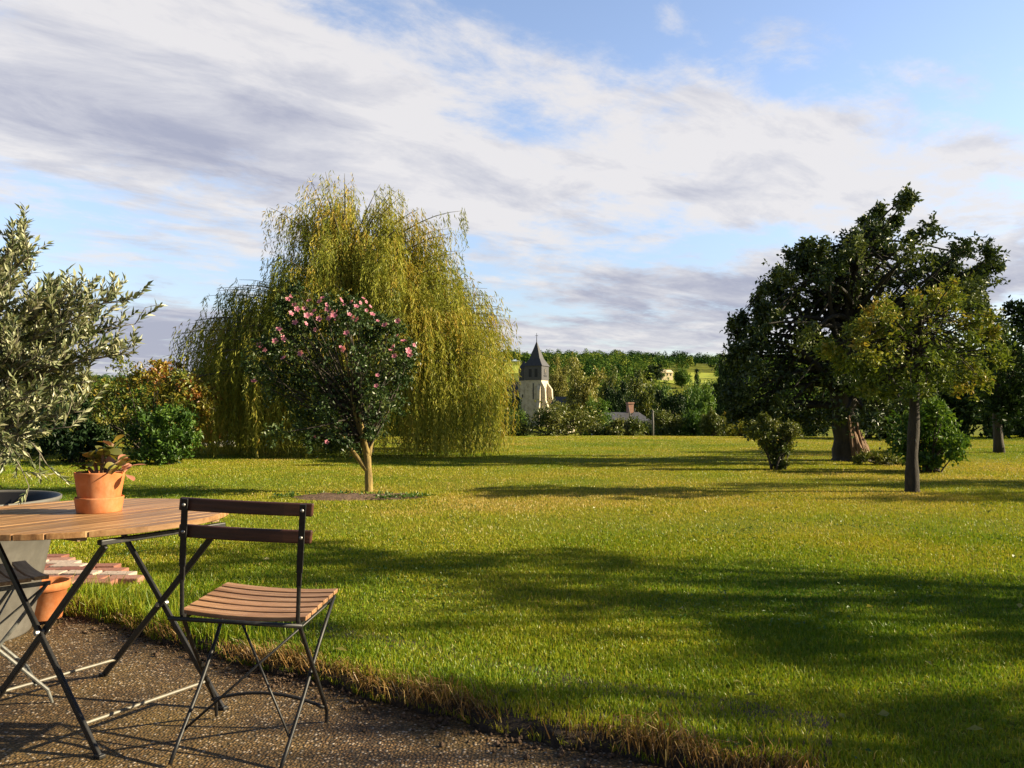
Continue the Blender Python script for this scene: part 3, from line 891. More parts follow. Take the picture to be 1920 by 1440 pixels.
shrub('dark_hedge_tree', 'dark tree in shade behind the left fringe of the willow', 30,
      [(345, 745, 22), (375, 735, 24), (405, 730, 26), (350, 775, 24), (385, 770, 28), (415, 765, 26), (350, 795, 18), (385, 795, 20), (420, 795, 20), (398, 712, 18), (330, 728, 16), (440, 740, 26), (445, 780, 24)],
      M['dark_leaf'], 46, 0.2, 0.11, 16, 8, 1.4, 3, 0.45, 0.3, cat='tree')
# pale stones on the far lawn by the russet bush
mb = MB()
p = A(407, 800, 25.0); p[2] = hgt(p[0], 25.0)
for q in range(4):
    bm = bmesh.new(); bmesh.ops.create_icosphere(bm, subdivisions=2, radius=1)
    V = np.array([v.co[:] for v in bm.verts]); Fs = [[v.index for v in f.verts] for f in bm.faces]; bm.free()
    V = V * (1 + 0.12 * np.sin(V[:, [1]] * 5 + q) + 0.1 * np.cos(V[:, [0]] * 4)) * np.array([0.16, 0.13, 0.11]) * (0.7 + 0.2 * q)
    mb.add(V + p + np.array([(q - 1.5) * 0.26, 0.1 * (q % 2), 0.05]), Fs)
tag(mb.obj('stone_edging', M['stone_white'], smooth=True), 'short row of pale stones beside the russet bush', 'stones')

# right side planting
shrub('vase_shrub', 'small vase shaped bush alone on the lawn left of the big dark tree', 15.0,
      [(1425, 800, 14, .75), (1440, 795, 10, .6), (1418, 812, 14, .7), (1480, 800, 12, .65), (1490, 808, 10, .75), (1465, 806, 16, .5), (1445, 812, 18, .5), (1432, 826, 14, .5), (1457, 830, 17, .45), (1480, 826, 13, .6), (1444, 844, 11, .4), (1464, 848, 12, .45), (1477, 842, 9, .55), (1458, 862, 7, .4), (1466, 868, 6, .5), (1461, 876, 5, .4), (1428, 783, 6, .7)],
      M['bush_leaf'], 51, 0.06, 0.03, 18, 7, 0.3, 3, 0.5, 0.25, 1462)
shrub('green_shrub', 'bright green loose bush right behind the slim bare trunk', 14.4,
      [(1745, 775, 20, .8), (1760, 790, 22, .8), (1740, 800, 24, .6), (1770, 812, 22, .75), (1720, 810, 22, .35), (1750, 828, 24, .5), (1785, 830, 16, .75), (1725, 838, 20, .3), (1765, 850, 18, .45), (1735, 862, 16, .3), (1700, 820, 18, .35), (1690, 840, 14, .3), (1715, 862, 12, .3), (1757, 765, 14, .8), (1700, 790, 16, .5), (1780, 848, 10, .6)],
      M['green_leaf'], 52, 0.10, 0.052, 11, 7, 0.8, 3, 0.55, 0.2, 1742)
shrub('low_weed_clump', 'low untidy clump of weeds at the foot of the big broken trunk', 16.4,
      [(1625, 856, 6, .7), (1645, 858, 7, .7), (1665, 860, 7, .6), (1680, 866, 7, .5), (1655, 866, 6, .7), (1700, 868, 7, .4), (1610, 862, 5, .7)], M['bush_leaf'], 53, 0.09, 0.03, 10, 6, 0.3, 3, 0.7, 0.2, cat='weeds')
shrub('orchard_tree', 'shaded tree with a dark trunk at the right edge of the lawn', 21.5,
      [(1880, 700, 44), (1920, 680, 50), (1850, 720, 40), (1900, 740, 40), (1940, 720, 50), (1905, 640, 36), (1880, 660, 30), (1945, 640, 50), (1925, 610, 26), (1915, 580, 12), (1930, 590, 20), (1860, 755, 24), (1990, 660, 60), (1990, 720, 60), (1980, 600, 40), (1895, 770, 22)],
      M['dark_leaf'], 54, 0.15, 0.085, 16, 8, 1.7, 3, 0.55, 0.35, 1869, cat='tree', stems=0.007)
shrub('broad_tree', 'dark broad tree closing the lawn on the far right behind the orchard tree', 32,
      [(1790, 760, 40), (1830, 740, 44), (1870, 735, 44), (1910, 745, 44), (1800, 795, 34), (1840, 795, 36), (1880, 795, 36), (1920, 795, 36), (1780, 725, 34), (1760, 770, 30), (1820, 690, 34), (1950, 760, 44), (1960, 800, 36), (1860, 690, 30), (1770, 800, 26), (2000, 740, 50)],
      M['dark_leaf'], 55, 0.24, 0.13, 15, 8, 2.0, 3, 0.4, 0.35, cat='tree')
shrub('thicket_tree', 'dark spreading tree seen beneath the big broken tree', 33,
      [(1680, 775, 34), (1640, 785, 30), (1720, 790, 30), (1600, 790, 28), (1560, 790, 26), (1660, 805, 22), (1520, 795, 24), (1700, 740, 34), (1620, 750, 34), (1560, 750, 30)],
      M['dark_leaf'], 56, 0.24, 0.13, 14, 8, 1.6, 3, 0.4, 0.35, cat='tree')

# bushes along the end of the lawn
EDGE_BUSHES = [
    ('wide round olive green bush in front of the church', 40, [(1000, 800, 26, .7), (1030, 785, 28, .75), (1060, 776, 30, .8), (1085, 783, 28, .85), (1105, 798, 24, .85), (1040, 806, 24, .7), (1075, 806, 24, .8), (1050, 790, 30, .75), (985, 806, 18, .4), (1010, 782, 18, .4), (1120, 808, 12, .6), (960, 795, 26, .3), (940, 805, 24, .3)], 'bush_leaf'),
    ('slim mid green bush rising right of the wide olive bush', 44, [(1130, 765, 12), (1128, 782, 16), (1138, 790, 16), (1122, 798, 14), (1140, 808, 12), (1118, 778, 10)], 'green_leaf'),
    ('small yellow green bush below the cottage wall', 39, [(1150, 806, 14, .7), (1165, 808, 14, .75), (1182, 812, 12, .6), (1196, 806, 12, .5), (1190, 796, 10, .5), (1140, 814, 10, .7), (1158, 798, 9, .7), (1172, 816, 8, .7)], 'bush_leaf'),
    ('pale loose shrub beside the grey post', 42, [(1238, 790, 14, .6), (1252, 785, 14, .6), (1262, 798, 14, .5), (1242, 806, 12, .4), (1230, 780, 9, .6), (1258, 812, 10, .3)], 'bush_leaf'),
    ('upright grey green shrub right of the pale loose shrub', 42, [(1292, 790, 13, .5), (1302, 782, 10, .6), (1305, 800, 14, .4), (1290, 808, 12, .3), (1316, 792, 10, .5)], 'green_leaf'),
    ('yellowish bush with ragged top in the row at the lawn end', 40, [(1328, 793, 13, .75), (1340, 800, 14, .8), (1350, 793, 12, .7), (1325, 808, 12, .5), (1345, 812, 12, .5), (1332, 785, 7, .8)], 'bush_leaf'),
    ('brownish bush next to the dark crown of the big tree', 41, [(1366, 797, 14, .8), (1380, 792, 12, .85), (1388, 804, 13, .7), (1370, 810, 12, .6), (1400, 800, 12, .6), (1412, 808, 12, .5), (1368, 784, 7, .8)], 'fruit_leaf'),
    ('dark low bush under the black tree crown', 45, [(1270, 806, 16, .2), (1285, 800, 14, .2), (1215, 806, 16, .2), (1200, 812, 12, .2), (1280, 812, 12, .2), (1312, 812, 10, .3)], 'dark_leaf'),
    ('dark bush in the shade left of the vase shaped bush', 38, [(1430, 800, 18, .3), (1450, 795, 18, .3), (1475, 800, 18, .3), (1500, 805, 18, .3), (1410, 785, 16, .3), (1525, 808, 16, .3)], 'dark_leaf'),
]
for i, (lab, Y, lst, mt) in enumerate(EDGE_BUSHES):
    shrub('garden_bush', lab, Y, lst, M[mt], 60 + i, 0.14, 0.07, 24, 8, 1.0, 3, 0.5, 0.2, group='bushes along the far end of the lawn', stems=0.03)

# ------------------------------------------------------------------ valley trees
def proto_tree(seed, shape, leafmat, tint, ll, lw, ncl, n_twig, per, rsc=1.0):
    """unit tree: height 1, crown clusters; returns crown mesh and trunk mesh"""
    rng = np.random.default_rng(seed)
    cl = []
    for q in range(ncl):
        u = rng.random()
        d = rand_dir(1, rng)[0]
        rr_ = rng.random() ** 0.45
        if shape == 'round':
            c = np.array([0.36, 0.36, 0.40]) * d * rr_ + np.array([0, 0, 0.56]); r = 0.13
        elif shape == 'tall':
            c = np.array([0.24, 0.24, 0.46]) * d * rr_ + np.array([0, 0, 0.52]); r = 0.10
        elif shape == 'wide':
            c = np.array([0.52, 0.48, 0.36]) * d * rr_ + np.array([0, 0, 0.52]); r = 0.14
        else:
            z = rng.random() ** 1.3
            c = np.array([0.24 * (1 - z) * d[0], 0.24 * (1 - z) * d[1], 0.12 + 0.84 * z]); r = 0.085
        c = c * (1 + 0.1 * rng.normal())
        cl.append([*c, r * rsc * rng.uniform(0.7, 1.25), tint + rng.uniform(-0.3, 0.3)])
    cl = np.array(cl)
    cl[:, 2] = np.maximum(cl[:, 2], 0.1)
    V, Fq, T = sprays(cl, rng, n_twig, per, ll, lw, 0.2, 0.8)
    root = empty('valley_tree', (0, 0, 0))
    build('crown', V, Fq, leafmat, root, T, local=True)
    mb = MB(); tr = np.array([(0, 0, -0.1), (0.01, 0, 0.2), (0, 0.01, 0.45), (0, 0, 0.75)])
    mb.tube(tr, [0.035, 0.026, 0.02, 0.008], 7)
    limbs(mb, tr, np.array([0.035, 0.026, 0.02, 0.008]), cl[::4], rng, 0.003, (0.4, 0.9), n=4)
    mb.obj('trunk', M['dark_bark'], root, local=True)
    return root


PROT = {
    'yellow': proto_tree(71, 'round', M['yellow_leaf'], 0.6, 0.038, 0.025, 64, 26, 8),
    'green': proto_tree(72, 'round', M['green_leaf'], 0.55, 0.038, 0.025, 64, 26, 8),
    'olive': proto_tree(73, 'tall', M['bush_leaf'], 0.6, 0.033, 0.022, 64, 24, 8),
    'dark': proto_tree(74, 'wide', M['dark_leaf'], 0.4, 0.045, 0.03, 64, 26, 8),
    'light': proto_tree(75, 'tall', M['green_leaf'], 0.85, 0.033, 0.022, 64, 24, 8),
    'spire': proto_tree(76, 'cone', M['dark_leaf'], 0.6, 0.03, 0.02, 64, 24, 8),
}
used = set()
VT = [  # kind, px centre, px top, width px, distance, label
    ('yellow', 1090, 684, 90, 175, 'pale yellow rounded tree right of the church'),
    ('yellow', 1050, 680, 40, 290, 'smaller pale yellow tree just behind the church tower'),
    ('olive', 1206, 690, 70, 110, 'tall olive green tree above the cottage chimney'),
    ('olive', 1152, 686, 60, 130, 'grey olive tree standing between yellow tree and tall olive tree'),
    ('dark', 1150, 722, 70, 105, 'dark round tree in shade behind the cottage roof'),
    ('dark', 1262, 736, 92, 62, 'near black broad tree behind the grey post'),
    ('green', 1240, 716, 60, 150, 'mid green tree under the bright field, left end'),
    ('green', 1322, 722, 70, 95, 'mid green tree between the bright field and the lawn bushes'),
    ('light', 1338, 714, 50, 170, 'light green tree just below the right end of the bright field'),
    ('dark', 1372, 735, 80, 75, 'dark tree beside the big broken tree crown'),
    ('spire', 1306, 699, 22, 330, 'single dark dome of a tree standing in the bright field'),
    ('dark', 960, 742, 60, 110, 'dark tree between willow fringe and church wall'),
    ('green', 975, 770, 44, 62, 'green tree hiding the foot of the church tower'),
    ('green', 1108, 748, 40, 70, 'dark green tree left of the cottage'),
    ('spire', 1186, 730, 26, 120, 'narrow dark conifer rising behind the cottage chimney'),
    ('dark', 1175, 742, 50, 90, 'squat dark tree touching the cottage roof'),
    ('light', 925, 690, 60, 260, 'light tree showing through the right fringe of the willow'),
    ('green', 1278, 690, 40, 400, 'green tree behind the cream farmhouse on the hill'),
    ('dark', 1225, 684, 46, 420, 'dark tree left of the cream farmhouse on the hill'),
    ('green', 1385, 690, 60, 300, 'green tree at the right end of the bright field'),
    ('dark', 372, 684, 40, 190, 'distant dark round tree on the skyline left of the willow'),
    ('dark', 330, 700, 50, 210, 'distant dark tree on the skyline behind the orange bush'),
    ('green', 250, 705, 60, 190, 'distant green tree behind the orange bush'),
    ('dark', 90, 706, 80, 150, 'distant dark tree behind the olive'),
    ('green', 1480, 700, 90, 140, 'green tree behind the left branches of the big broken tree'),
    ('dark', 1760, 690, 110, 110, 'dark tree behind the crown of the slim yellowing tree'),
    ('green', 1300, 722, 60, 120, 'mid green tree just below the middle of the bright field'),
    ('dark', 1362, 668, 70, 160, 'dark green tree left of the big broken tree crown, rising over the field'),
    ('dark', 1890, 655, 120, 75, 'broad dark tree filling the right edge of the garden'),
    ('green', 1900, 650, 130, 100, 'tall green tree beyond the right end of the garden'),
    ('dark', 560, 720, 110, 120, 'dark tree glimpsed through the willow curtain'),
    ('green', 760, 715, 110, 140, 'green tree glimpsed behind the right half of the willow'),
]


def copy_thing(root):
    r = root.copy(); C.objects.link(r)
    for ch in [c for c in bpy.data.objects if c.parent == root]:
        c = ch.copy(); C.objects.link(c); c.parent = r
    return r


rr = random.Random(3)
for kind, px, top, wpx, Y, lab in VT:
    p = A(px, top, Y)
    gz = float(hgt(p[0], Y))
    h = max(p[2] - gz, 2.0)
    w = wpx / F * Y
    base_w = {'yellow': .86, 'green': .86, 'olive': .6, 'dark': 1.2, 'light': .6, 'spire': .5}[kind]
    if kind in used:
        r = copy_thing(PROT[kind])
    else:
        r = PROT[kind]; used.add(kind)
    r.location = (p[0], Y, gz)
    hs = h / 1.0
    ws = w / base_w
    r.rotation_euler = (0, 0, rr.uniform(0, 6.28))
    r.scale = (ws, ws, hs)
    tag(r, lab, 'tree', 'trees in the valley and on the far slope')

# --- far woods on the hillside, one mass
def woods():
    rng = np.random.default_rng(90)
    P = []; N = []; S = []; T = []
    cnt = 0
    f1 = FIELD1; f2 = FIELD2
    c1 = f1.mean(0); c2 = f2.mean(0)
    while cnt < 2300:
        Y = 250 + 850 * rng.random() ** 0.85
        x = rng.uniform(-0.62, 0.72) * Y
        if Y > 980 and rng.random() < 0.5: continue
        g = float(hgt(x, Y))
        q = np.array([x, Y])
        px = 960 + F * x / Y
        # keep the fields, and the line of sight on to them, open
        if inpoly(q, f1) or inpoly(q, f2): continue
        h = rng.uniform(8, 15)
        pyt = 775 - F * (g + h * 0.95 - H) / Y
        if 1225 < px < 1352 and Y < c1[1] + 20 and pyt < 726: continue
        if 930 < px < 1035 and Y < c2[1] + 10 and pyt < 702: continue
        if abs(x - A(1000, 700, 250)[0]) < 22 and Y < 285: continue
        w = rng.uniform(3.2, 8.0)
        m = 210
        d = rand_dir(m, rng)
        d[:, 2] = np.abs(d[:, 2]) * 1.0 - 0.15
        d = norm(d)
        lump = 1 + 0.18 * np.sin(d[:, 0] * 5 + cnt) * np.cos(d[:, 1] * 4 + d[:, 2] * 3 + cnt * 1.3)
        pos = d * np.array([w, w, h * 0.56]) * lump[:, None] * (0.82 + 0.22 * rng.random((m, 1))) + np.array([x, Y, g + h * 0.36])
        P.append(pos); N.append(norm(d + rng.normal(size=(m, 3)) * 0.45)); S.append(rng.uniform(0.6, 1.25, m) * (0.7 + Y / 1400))
        T.append(np.clip(rng.normal(0.48, 0.36) + rng.normal(size=m) * 0.12, 0, 1))
        cnt += 1
    P = np.concatenate(P); N = np.concatenate(N); S = np.concatenate(S); T = np.concatenate(T)
    D = norm(np.cross(N, rand_dir(len(P), rng)))
    V, Fq = leaves(P - D * S[:, None] * 0.5, D, N, S, S * 0.9, 0.1)
    o = build('woodland', V, Fq, M['wood_far_leaf'], None, np.repeat(T, 4))
    tag(o, 'mass of green woods covering the far hillside up to the skyline', 'woods', kind='stuff')


woods()

# ------------------------------------------------------------------ church
def church():
    Yc = 250.0
    cor = A(1015.2, 712, Yc)          # the corner between the shaded and the sunny face
    gz = float(hgt(cor[0], Yc))
    s = Yc / F
    al = math.radians(25)
    w = 30.5 * s / math.cos(al)
    ex = np.array([math.cos(al), math.sin(al), 0])      # along the sunny... corner frame: u runs left along the shaded face
    u = -np.array([math.cos(al), -math.sin(al), 0.0])   # left and away along the shaded face
    v = np.array([math.sin(al), math.cos(al), 0.0])     # right and away along the sunny face
    up = np.array([0, 0, 1.0])
    base = np.array([cor[0], Yc, gz])
    root = empty('church', base + u * w / 2 + v * w / 2)
    tag(root, 'old stone church with a slate clad belfry and pointed spire', 'church')
    R = np.stack([u, v, up], 1)

    def pt(a, b, z): return base + u * a + v * b + up * z

    def blk(mb, a0, a1, b0, b1, z0, z1, tint=0.5):
        mb.box(pt((a0 + a1) / 2, (b0 + b1) / 2, (z0 + z1) / 2), (a1 - a0, b1 - b0, z1 - z0), R, tint)

    def zz(py): return A(1015, py, Yc)[2] - gz
    zb, ze, za = zz(712.5), zz(685.5), zz(637)
    mb = MB(); blk(mb, 0, w, 0, w, -2, zb); mb.obj('tower', M['limestone'], root)
    # belfry a little proud, with the spire above
    mb = MB(); blk(mb, -0.12, w + 0.12, -0.12, w + 0.12, zb, ze); mb.obj('belfry', M['belfry_slate'], root)
    mb = MB()
    o_ = 0.45
    q = [pt(-o_, -o_, ze), pt(w + o_, -o_, ze), pt(w + o_, w + o_, ze), pt(-o_, w + o_, ze)]
    k_ = 0.62
    m2 = w / 2
    q2 = [pt(m2 + (a - m2) * k_, m2 + (b - m2) * k_, ze + (za - ze) * 0.30) for a, b in ((0, 0), (w, 0), (w, w), (0, w))]
    ap = pt(m2, m2, za)
    mb.add(q + q2 + [ap], [(0, 1, 5, 4), (1, 2, 6, 5), (2, 3, 7, 6), (3, 0, 4, 7), (4, 5, 8), (5, 6, 8), (6, 7, 8), (7, 4, 8), (3, 2, 1, 0)])
    sp_ = mb.obj('spire', M['slate'], root)
    mb = MB(); top = pt(m2, m2, za - 0.4)
    mb.tube([top, top + up * 3.0], [0.14, 0.06], 6)
    mb.box(top + up * 2.1, (1.0, 0.12, 0.12), R)
    mb.obj('cross', M['black_iron'], sp_)
    # stair turret at the far end of the shaded face
    mb = MB()
    ts = 2.3
    blk(mb, w - 0.2, w + ts, 0.6, 0.6 + ts, -2, zb - 0.05); tu = mb.obj('stair_turret', M['limestone'], root)
    mb = MB()
    blk(mb, w - 0.1, w + ts + 0.1, 0.5, 0.7 + ts, zb, ze - 0.6)
    c = pt(w + ts / 2, 0.6 + ts / 2, ze + 1.9)
    qq = [pt(w - 0.2, 0.4, ze - 0.6), pt(w + ts + 0.2, 0.4, ze - 0.6), pt(w + ts + 0.2, 0.8 + ts, ze - 0.6), pt(w - 0.2, 0.8 + ts, ze - 0.6)]
    mb.add(qq + [c], [(0, 1, 4), (1, 2, 4), (2, 3, 4), (3, 0, 4), (3, 2, 1, 0)])
    mb.obj('turret_roof', M['slate'], tu)
    # pale strips added for the sunlit edges of the turret
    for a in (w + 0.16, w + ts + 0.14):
        mb = MB(); blk(mb, a - 0.14, a + 0.14, 0.22 if a < w + 1 else 0.42, 0.46, zb - 3.5, ze - 0.8); mb.obj('lit_edge', M['limestone'], tu)
    # belfry louvres on both faces, and the clock
    for a in (w * 0.32, w * 0.68):
        mb = MB(); blk(mb, a - 0.5, a + 0.5, -0.16, -0.10, zb + 1.0, ze - 1.0); mb.obj('louvre', M['dark_void'], root)
    b = w * 0.5
    mb = MB()
    n_ = 24; ctr = pt(-0.12, b, (zb + ze) / 2 + 0.5)
    ring = [ctr + v * 1.0 * math.cos(2 * PI * i / n_) + up * 1.0 * math.sin(2 * PI * i / n_) - u * 0.06 for i in range(n_)]
    ring2 = [p + u * 0.12 for p in ring]
    mb.add(ring + ring2, [tuple(range(n_))] + [(i, (i + 1) % n_, n_ + (i + 1) % n_, n_ + i) for i in range(n_)])
    ck = mb.obj('clock', M['clock_paint'], root)
    mb = MB(); mb.bar(ctr - u * 0.09, ctr - u * 0.09 + up * 0.75, v, 0.12, 0.03); mb.bar(ctr - u * 0.09, ctr - u * 0.09 + v * 0.5 - up * 0.15, up, 0.12, 0.03)
    mb.obj('clock_hand', M['limestone'], ck)
    mb = MB(); blk(mb, -0.2, -0.10, b - 1.2, b + 1.2, zb + 1.2, zb + 1.7); mb.obj('louvre', M['dark_void'], root)
    # slit windows low on the shaded face
    mb = MB(); blk(mb, w * 0.5 - 0.18, w * 0.5 + 0.18, -0.04, 0.1, zb - 6.2, zb - 1.0); mb.obj('window', M['dark_void'], root)
    mb = MB(); blk(mb, w + ts * 0.5 - 0.2, w + ts * 0.5 + 0.2, 0.55, 0.7, zb - 5.6, zb - 4.6); mb.obj('window', M['dark_void'], tu)
    mb = MB(); blk(mb, w * 0.12, w * 0.22, -0.035, 0.1, zb - 3.2, zb - 1.6); mb.obj('window', M['dark_void'], root)
    # buttresses: stepped, pale edges with browner faces
    def buttress(a0, a1, b0, b1, h, dirv, dep):
        mb = MB()
        pts = []
        for zq, dq in ((-2, dep), (h * 0.45, dep), (h * 0.6, dep * 0.62), (h * 0.85, dep * 0.55), (h, 0.05)):
            pts.append((zq, dq))
        V = []
        for zq, dq in pts:
            if dirv == 'sun':
                V += [pt(0.05, b0, zq), pt(-dq, b0, zq), pt(-dq, b1, zq), pt(0.05, b1, zq)]
            else:
                V += [pt(a0, 0.05, zq), pt(a0, -dq, zq), pt(a1, -dq, zq), pt(a1, 0.05, zq)]
        Fs = []
        for i in range(len(pts) - 1):
            for k in range(4):
                Fs.append((i * 4 + k, i * 4 + (k + 1) % 4, (i + 1) * 4 + (k + 1) % 4, (i + 1) * 4 + k))
        Fs.append(tuple((len(pts) - 1) * 4 + k for k in range(4)))
        mb.add(V, Fs)
        return mb.obj('buttress', M['limestone'], root)
    buttress(0, 0, 0.15, 1.15, zb - 0.6, 'sun', 2.1)
    buttress(0, 0, w - 1.2, w - 0.2, zb - 0.8, 'sun', 3.0)
    buttress(0.15, 1.2, 0, 0, zb - 1.4, 'shade', 1.7)
    mb = MB(); blk(mb, -0.06, 0.2, 1.25, w - 1.3, -2, zb - 2.2); mb.obj('wall_panel', M['rubble_stone'], root)
    # nave running left behind the tower
    L = 20; nw = 7.5; ez = zb - 3.8
    mb = MB(); blk(mb, w + ts, w + ts + L, 1.6, 1.6 + nw, -2, ez); mb.obj('nave_wall', M['limestone'], root)
    mb = MB()
    a0, a1 = w + 0.3, w + ts + L + 0.3
    V = [pt(a0, 1.2, ez), pt(a1, 1.2, ez), pt(a1, 1.6 + nw / 2, ez + 3.6), pt(a0, 1.6 + nw / 2, ez + 3.6), pt(a0, 2.0 + nw, ez), pt(a1, 2.0 + nw, ez)]
    mb.add(V, [(0, 1, 2, 3), (3, 2, 5, 4), (0, 3, 4), (1, 5, 2), (0, 4, 5, 1)])
    mb.obj('nave_roof', M['belfry_slate'], root)
    for k in range(3):
        mb = MB(); blk(mb, w + ts + 2.5 + k * 5, w + ts + 3.7 + k * 5, 1.55, 1.7, ez - 4.2, ez - 1.0); mb.obj('window', M['dark_void'], root)


church()


def house(name, label, px, Y, wid, dep, ztop_px, eave_px, rz, wallmat, roofmat, chimney=True):
    p = A(px, eave_px, Y)
    gz = float(hgt(p[0], Y))
    ez = p[2] - gz; tz = A(px, ztop_px, Y)[2] - gz
    root = empty(name, (p[0], Y, gz), rz)
    tag(root, label, 'house')
    mb = MB(); mb.box((0, 0, ez / 2 - 1), (wid, dep, ez + 2)); 
    mb.add([(-wid / 2, -dep / 2, ez), (-wid / 2, dep / 2, ez), (-wid / 2, 0, tz - 0.15), (wid / 2, -dep / 2, ez), (wid / 2, dep / 2, ez), (wid / 2, 0, tz - 0.15)], [(0, 2, 1), (3, 4, 5)])
    mb.obj('wall', wallmat, root, local=True)
    e = 0.3
    mb = MB()
    y1 = dep / 2 + e
    V = []
    for x in (-wid / 2 - e, wid / 2 + e):
        V += [(x, -y1, ez - 0.15), (x, 0, tz), (x, y1, ez - 0.15), (x, y1, ez + 0.05), (x, 0, tz + 0.22), (x, -y1, ez + 0.05)]
    Fs = [(i, (i + 1) % 6, 6 + (i + 1) % 6, 6 + i) for i in range(6)] + [(0, 5, 4, 3, 2, 1), (6, 7, 8, 9, 10, 11)]
    mb.add(V, Fs)
    rf = mb.obj('roof', roofmat, root, local=True)
    if chimney:
        mb = MB(); mb.box((wid * 0.36, 0, tz + 0.25), (0.36, 0.4, 1.1)); mb.box((wid * 0.36, 0, tz + 0.84), (0.44, 0.48, 0.1))
        mb.obj('chimney', M['brick'], rf, local=True)
    for x in (-wid * 0.3, 0.0, wid * 0.3):
        mb = MB(); mb.box((x, -dep / 2 - 0.0, ez - 1.2), (0.9, 0.08, 1.2)); mb.obj('window', M['dark_void'], root, local=True)
    for zt in (0.0,):
        mb = MB(); mb.box((wid / 2, 0, ez - 1.3), (0.08, 0.9, 1.2)); mb.obj('window', M['dark_void'], root, local=True)
    return root


house('cottage', 'low cottage with dark roof and brick chimney among bushes below the olive tree', 1158, 52, 2.5, 3.6, 779, 790, math.radians(14), M['render_wall'], M['slate'])
house('outbuilding', 'small building with a dark slate roof right of the church buttresses', 1056, 225, 5.2, 4.5, 745, 759, math.radians(-30), M['limestone'], M['slate'], False)
house('farmhouse', 'tiny cream farmhouse at the corner of the bright hillside field', 1247, 455, 7.0, 6.0, 694, 699, math.radians(15), M['cream_wall'], M['cream_wall'], False)

# dead branch and grey post at the end of the lawn
p = A(1224, 822, 36); b = np.array([p[0], 36, float(hgt(p[0], 36))])
root = empty('post', b); tag(root, 'thin grey wooden post standing at the end of the lawn', 'post')
mb = MB(); top = A(1224, 772, 36)[2]
mb.tube([(b[0], 36, b[2] - 0.2), (b[0] + 0.01, 36, b[2] + 0.6), (b[0], 36, top)], [0.055, 0.05, 0.045], 8)
mb.obj('shaft', M['pole_wood'], root, smooth=True)
mb = MB(); mb.lathe((b[0], 36, top), [(0.06, -0.02), (0.062, 0.02), (0.03, 0.06), (0.001, 0.065)], 10); mb.obj('cap', M['pole_wood'], root)
mb = MB(); p1 = A(1179, 762, 50); rngd = np.random.default_rng(3)
gb = np.array([A(1190, 800, 48)[0], 48, float(hgt(0, 48))])
root = empty('dead_tree', gb); tag(root, 'pale bare dead tree beside the cottage', 'tree')
st = [gb + np.array([0, 0, -0.2]), gb + np.array([-0.05, 0, 1.2]), A(1185, 790, 48), A(1181, 778, 48), A(1179, 764, 48)]
mb.tube(st, [0.10, 0.09, 0.07, 0.05, 0.02], 8)
mb.obj('trunk', M['pole_wood'], root, smooth=True)
mb = MB()
for e, px, py in ((2, 1200, 775), (3, 1192, 766), (2, 1172, 784)):
    q = A(px, py, 48); mb.tube(bez(st[e], (st[e] + q) / 2 + np.array([0.1, 0, -0.1]), q, 6), np.linspace(0.04, 0.012, 6), 6)
mb.obj('branch', M['pole_wood'], root, smooth=True)

# ------------------------------------------------------------------ trees just outside the picture whose shade falls on the lawn
def shade_tree(x, y, cl_spec, seed, r=0.34, keep=0.72, twig=12, spread_x=0.9):
    cl_spec = [(a + 0.087 * x, b, c) for a, b, c in cl_spec]; y = y + 0.087 * x
    rng = np.random.default_rng(seed)
    cl = []
    for yy, z0, z1 in cl_spec:
        z = z0
        while z < z1:
            if rng.random() < keep:
                cl.append([x + rng.normal() * spread_x * 0.5, yy + rng.normal() * 0.14, z + rng.normal() * 0.12, r * rng.uniform(0.7, 1.25), rng.uniform(0.2, 0.8)])
            z += 0.36
    b = np.array([x, y, 0.0])
    t = zgrow(b, [(0, 0, -0.1), (0, 0, 0.6), (0.05, 0, 1.4), (0, 0, 2.4), (0, 0, 3.6), (0, 0, 4.6)])
    tree('shade_tree', 'leafy tree beyond the right of the picture, seen by its shadow on the lawn', 'tree', b, t, [0.16, 0.12, 0.1, 0.08, 0.05, 0.02],
         np.array(cl), M['green_leaf'], M['dark_bark'], seed, twig, 7, 0.11, 0.06, 0.2, (0.3, 0.95), 0.01, group='trees whose shade falls across the near lawn')


shade_tree(10.0, 3.6, [(5.25, 4.7, 5.6), (4.9, 4.3, 5.6), (4.45, 3.8, 5.7), (4.1, 3.4, 4.9), (3.7, 3.3, 5.4), (3.3, 2.5, 4.4), (3.3, 4.8, 5.4), (2.9, 2.3, 5.2), (2.6, 2.6, 4.2), (2.2, 2.0, 4.7), (1.9, 2.0, 4.4)], 201, keep=0.78, twig=15)
shade_tree(11.6, 2.7, [(3.3, 1.8, 4.0), (3.0, 3.4, 6.0), (2.75, 1.8, 6.0), (2.45, 3.0, 5.8), (2.2, 1.8, 5.6), (1.9, 2.2, 5.4), (1.6, 1.8, 5.0)], 204, 0.3, 0.36, 12)
shade_tree(9.2, 1.6, [(2.3, 1.6, 3.0), (1.9, 1.5, 4.2), (1.7, 3.2, 4.1), (1.4, 2.0, 4.0), (1.2, 3.4, 5.0), (0.9, 3.0, 5.6), (0.6, 2.6, 5.4), (0.3, 3.0, 5.2)], 202, 0.34, 0.62, 14)
shade_tree(16.0, 10.3, [(10.9, 3.6, 4.9), (10.5, 3.2, 5.7), (10.1, 3.0, 5.3), (8.7, 4.2, 4.9), (8.3, 3.6, 5.2), (8.0, 3.4, 4.6)], 203, 0.42, 1.0, 26)

# ------------------------------------------------------------------ table
def rotz(a):
    return Matrix.Rotation(a, 4, 'Z')


